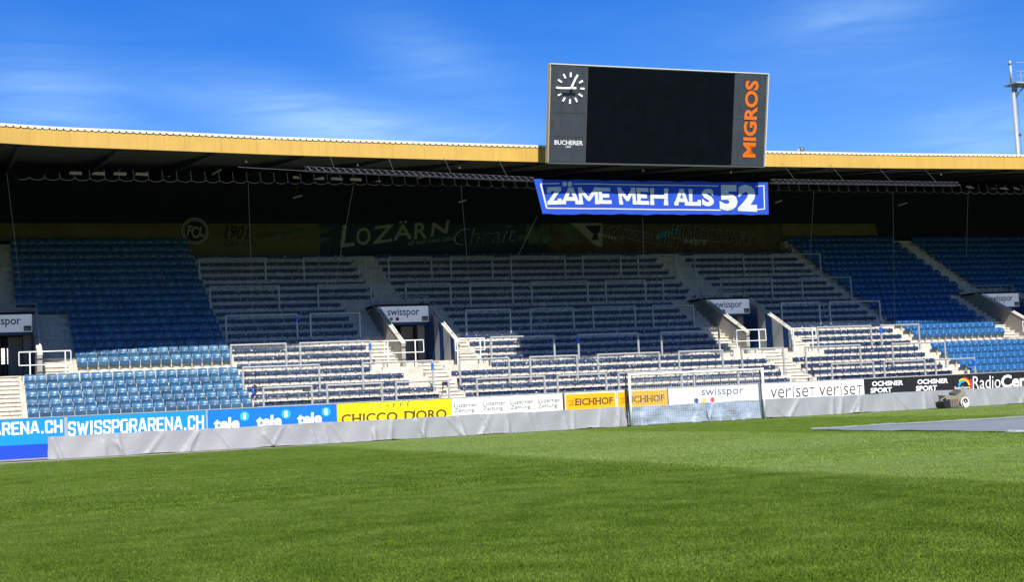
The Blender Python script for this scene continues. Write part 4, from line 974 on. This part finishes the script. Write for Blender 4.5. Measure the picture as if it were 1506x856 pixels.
bt(t, 'swisspor', (1031.5,585.6), (1093.5,582.6), (1031.5,571.6), M['navyink'], bold=.0)
for px, py, mm in ((1024.1,589.4,'navyink'),(1035.5,588.9,'yel'),(1047.7,588.4,'red')): bdisc(t, px, py, .125, M[mm])
m = MB(); m.box(xb[7]-.05, xb[7]+.02, YA-.01, YA, .5, 1.70); part(m, 'end_strip', M['brown'], t)
t = board(xb[8], xb[9], M['adwhite'], 'white board right of the goal with a thin dark word mark written twice')
for (a, b, y0, y1, yt, ix, iy) in ((1133.2,1198.3,586.3,583.2,572.2,1167.3,569.2),(1204.6,1267.8,583,580,569.2,1237.6,565.6)):
    # the dotless i is drawn by hand between the two halves
    bt(t, 'ver', (a,y0), (a+(b-a)*.46,y0-(y0-y1)*.46), (a,yt+.2), M['ink'], bold=-.006)
    g_ = lambda u: (a+(b-a)*u, y0-(y0-y1)*u)
    bt(t, 'se', g_(.575), g_(.85), (g_(.575)[0], yt+.3-(y0-y1)*.575), M['ink'], bold=-.006)
    bt(t, 'T', g_(.875), g_(1.), (g_(.875)[0], yt+.3-(y0-y1)*.875), M['ink'], bold=-.006)
    m = MB(); p0 = onY(ix-.3,y0-1.6,YA); p1 = onY(ix-.3,yt-1.2,YA); m.box(p0.x-.025,p0.x+.025,YA-.007,YA,p0.z,p1.z); part(m, 'letter_i', M['ink'], t)
    m = MB(); p0 = onY(ix,iy,YA); m.quad(*[p0+Vector(q) for q in ((-.05,-.007,-.06),(.0,-.007,-.06),(.06,-.007,.08),(.0,-.007,.08))]); part(m, 'red_accent', M['red'], t)
t = board(xb[9], xb[10], M['adblack'], 'black sports shop board with white stacked lettering written twice')
for (a, b, y0, yt, c_, d_, y2, yt2) in ((1282.4,1328.2,568.6,561.2,1280.2,1311.6,578.6,571),(1349.2,1394.2,565.6,558.4,1347,1378,575.6,568)):
    bt(t, 'OCHSNER', (a,y0), (b,y0-2), (a,yt), M['letter'], bold=.035); bt(t, 'SPORT', (c_,y2), (d_,y2-1.4), (c_,yt2), M['letter'], bold=.035)
t = board(xb[10], xb[11], M['adblack'], 'black radio station board with rainbow arch, cut by the right picture edge')
bt(t, 'Radio', (1430.6,572.4), (1471.4,570.5), (1430.6,553.8), M['letter'], bold=-.005)
bt(t, 'Central', (1472.3,571), (1540,567.7), (1472.3,551.8), M['letter'], bold=.03)
c0 = (1417.2,569)
for r1, r2, a0, a1, mm in ((.52,.43,.05,1.5,'red'),(.44,.33,.15,2.3,'yel'),(.36,.24,1.3,2.9,'lightblue')): bdisc(t, *c0, r1, M[mm], 'rainbow_arch', .007, 14, r_in=r2, a0=a0, a1=a1)
m = MB(); p0 = onY(1428.6,573,YA); m.box(p0.x-.06,p0.x+.05,YA-.009,YA,p0.z,p0.z+.55); part(m, 'red_bar', M['red'], t)
bt(t, 'RadioCentral', (1404,572.8), (1427.5,571.6), (1404,568.8), M['letter'], bold=.01)
bt(t, '', (0,0),(1,1),(2,2),M['letter']) if False else None

# ---------------------------------------------------------------- tarpaulins over the lower half of the boards
def tarp(x0, x1, label, seed, mm=M['tarp'], top=.935):
    r = random.Random(seed); n = int((x1-x0)*14); nz = 10; folds = []
    x = x0
    while x < x1:
        folds.append((x+r.uniform(0,1.4), r.uniform(-.9,.75) if r.random() < .7 else r.uniform(-.2,.2), r.uniform(.04,.14), r.uniform(.04,.11), r.choice((0,0,.35)))); x += r.uniform(.35,1.3)
    vs = []
    for j in range(nz+1):
        v = j/nz
        for i in range(n+1):
            X_ = x0+(x1-x0)*i/n; d = 0
            for (fx, sl, amp, wd, st) in folds:
                xx = fx+sl*(.5-v)*1.2; q = (X_-xx)/wd
                if abs(q) < 3: d += amp*math.exp(-q*q)*(1 if v > st else .15)*(.35+.65*v)
            d += .02*math.sin(X_*1.1+2*v)+.012*math.sin(X_*4.7+v*3)
            z = top-(top-.015)*v + (.012*math.sin(X_*.8+seed)+.008*math.sin(X_*2.7) if j == 0 else 0) + (max(0, .05*math.sin(X_*1.9+seed)*math.sin(X_*.63)) if j == nz else 0)
            vs.append((X_, YA-.05-.13*v-d, z))
    m = MB(); w = n+1
    m.add(vs, [(j*w+i, (j+1)*w+i, (j+1)*w+i+1, j*w+i+1) for j in range(nz) for i in range(n)])
    # turned edge at the top, over the board
    b = len(vs); m.add([(q[0], YA+.03 if False else q[1]+.035, q[2]+.0) for q in vs[:w]]+[q for q in vs[:w]], [(i, i+1, w+i+1, w+i) for i in range(w-1)])
    t = thing('tarpaulin', label, 'tarpaulin', ((x0+x1)/2, YA-.2, 0)); part(m, 'sheet', mm, t, True)
    m = MB(); x = x0+.3
    while x < x1: m.disc((x, YA-.065, top-.05), EX, EZ, .022, 8); x += .9
    part(m, 'eyelets', M['steel'], t)
    return t
tarp(3.2, 29.2, 'long grey tarpaulin with slanting folds covering the boards left of the goal', 3)
tarp(36.95, 58, 'grey tarpaulin with hanging folds covering the boards right of the goal', 9)
tarp(29.25, 36.9, 'crinkled bluish film covering the wall behind the goal net', 5, M['filmblue'])

# ---------------------------------------------------------------- goal
gl = thing('football_goal', 'white football goal with fine net standing against the boards', 'goal', (33.0, 59.75, 0))
gx0, gx1, gy, gz = 29.33, 36.75, 59.75, 2.5
for q in (gx0+.06, gx1-.06): m = MB(); m.tube((q,gy,0),(q,gy,gz-.0), .06, 16); part(m, 'post', M['white'], gl, True)
m = MB(); m.tube((gx0,gy,gz-.06),(gx1,gy,gz-.06), .06, 16); part(m, 'crossbar', M['white'], gl, True)
for q in (gx0-.05, gx1-.12):
    m = MB(); m.tube((q,gy+.16,0),(q,gy+.16,gz+.05), .035, 8); m.tube((q,gy+.16,0),(q,gy-.02,.05), .03, 6); part(m, 'rear_upright', M['black'], gl)
m = MB(); yn = gy+.13; w = .0035; x = gx0+.12
while x < gx1-.1: m.box(x-w, x+w, yn-.004, yn+.004, .03, gz-.1); x += .125
z = .03
while z < gz-.1: m.box(gx0+.1, gx1-.1, yn-.003, yn+.003, z-w, z+w); z += .125
part(m, 'net', M['net'], gl)
for z in (.06,): m = MB(); m.tube((gx0,gy+.17,z),(gx1,gy+.17,z), .02, 6); part(m, 'ground_bar', M['steel'], gl)
m = MB(); m.tube((33.6,gy+.05,.02),(33.5,gy+.12,.55), .018, 5); m.tube((33.6,gy+.05,.02),(33.2,gy+.05,.02), .018, 5); part(m, 'net_peg', M['black'], gl)

# ---------------------------------------------------------------- cart and sheet on the pitch
cx = onY(1401, 601, 59.3).x
ct = thing('field_cart', 'beige hopper cart with black front box and round disc parked by the tarpaulin', 'cart', (cx, 59.3, 0))
m = MB(); m.add([(-.52,-.28,.12),(.15,-.28,.12),(.15,.3,.12),(-.52,.3,.12),(-.66,-.34,.66),(.22,-.34,.62),(.22,.34,.66),(-.6,.34,.70)],[(0,3,2,1),(4,5,6,7),(0,1,5,4),(1,2,6,5),(2,3,7,6),(3,0,4,7)]); m.build('hopper', M['beige'], ct)
m = MB(); m.add([(.1,-.3,.1),(.68,-.3,.06),(.68,.3,.06),(.1,.3,.1),(.1,-.36,.62),(.60,-.36,.87),(.58,.34,.90),(.1,.36,.66)],[(0,3,2,1),(4,5,6,7),(0,1,5,4),(1,2,6,5),(2,3,7,6),(3,0,4,7)]); m.build('drum_cover', M['beige'], ct)
m = MB(); m.add([(-.80,-.42,.02),(-.46,-.44,.02),(-.46,.2,.02),(-.80,.2,.02),(-.88,-.42,.34),(-.50,-.44,.47),(-.50,.2,.47),(-.88,.2,.34)],[(0,3,2,1),(4,5,6,7),(0,1,5,4),(1,2,6,5),(2,3,7,6),(3,0,4,7)]); m.build('front_box', M['black'], ct)
m = MB(); m.add([(-.455,-.40,.03),(.12,-.42,.02),(.12,.2,.02),(-.455,.2,.03),(-.50,-.40,.47),(.08,-.40,.50),(.08,.2,.50),(-.50,.2,.47)],[(0,3,2,1),(4,5,6,7),(0,1,5,4),(1,2,6,5),(2,3,7,6),(3,0,4,7)]); m.build('grille', M['rusty'], ct)
m = MB()
for k in range(5): m.box(-.44+k*.11, -.40+k*.11, -.425, -.40, .06, .46)
m.box(-.46,.1,-.43,-.40,.02,.10); m.build('grille_bars', M['steel_d'], ct)
m = MB(); m.add([(.05,-.2,.66),(.45,-.2,.80),(.45,.28,.84),(.05,.28,.70),(.05,-.2,.74),(.45,-.2,.90),(.45,.28,.94),(.05,.28,.80)],[(0,3,2,1),(4,5,6,7),(0,1,5,4),(1,2,6,5),(2,3,7,6),(3,0,4,7)]); m.build('lid', M['steel_d'], ct)
whl = MB(); whl.tube((.44,-.46,.27),(.44,-.36,.27), .27, 24); wo = whl.build('wheel', M['beige'], ct)
m = MB(); m.disc((.44,-.468,.27), EX, EZ, .27, 24, .22); m.build('rim', M['white'], wo); m = MB(); m.disc((.48,-.47,.34), EX, EZ, .12, 12, .04); m.build('hub', M['black'], wo); m = MB(); m.quad((.2,-.472,.2),(.26,-.472,.25),(.4,-.472,.02),(.33,-.472,.02)); m.build('strut', M['black'], wo)
m = MB(); m.disc((.44,-.4645,.20), EX, EZ, .17, 20); m.build('hub_plate', M['white'], wo)
m = MB(); m.tube((-.6,-.3,.62),(-1.0,-.35,.45), .02, 6); m.tube((-1.0,-.35,.45),(-.86,-.35,.40), .02, 6); m.build('handle', M['steel'], ct)

sh = thing('ground_sheet', 'flat blue-grey sheet with white hem spread on the pitch at right', 'sheet', (34, 35, 0))
A, B_, D_ = Vector((26.9,41.0,.03)), Vector((48,38.0,.03)), Vector((26.5,27.5,.03)); nx, ny = 60, 40; vs = []
for j in range(ny+1):
    for i in range(nx+1):
        q = A+(B_-A)*(i/nx)+(D_-A)*(j/ny); q = q.copy(); q.z += -.008+.007*math.sin(q.x*2.3+q.y)+.005*math.sin(q.y*3.1-q.x)+.004*random.random(); q.x += .05*math.sin(q.y*2) if i == 0 else 0; vs.append(q)
m = MB(); m.add(vs, [(j*(nx+1)+i, (j+1)*(nx+1)+i, (j+1)*(nx+1)+i+1, j*(nx+1)+i+1) for j in range(ny) for i in range(nx)]); part(m, 'sheet', M['sheet'], sh, True)
m = MB()
for i in range(nx):
    a, b = vs[i], vs[i+1]; m.quad(a+Vector((0,-.16,.015)), b+Vector((0,-.16,.015)), b+Vector((0,.0,.045+.02*random.random())), a+Vector((0,.0,.045+.02*random.random())))
part(m, 'hem', M['tarp'], sh)
m = MB(); e_ = [(26.5+random.uniform(-.08,.12), 28.2+k*.22, .035+random.random()*.05) for k in range(13)]
for a, b in zip(e_[:-1], e_[1:]): m.quad((a[0]-.12,a[1],.012),(b[0]-.12,b[1],.012),(b[0],b[1],b[2]),(a[0],a[1],a[2])); m.quad((a[0],a[1],a[2]),(b[0],b[1],b[2]),(b[0]+.35,b[1],.034),(a[0]+.35,a[1],.034))
part(m, 'crumpled_edge', M['cladwhite'], sh)
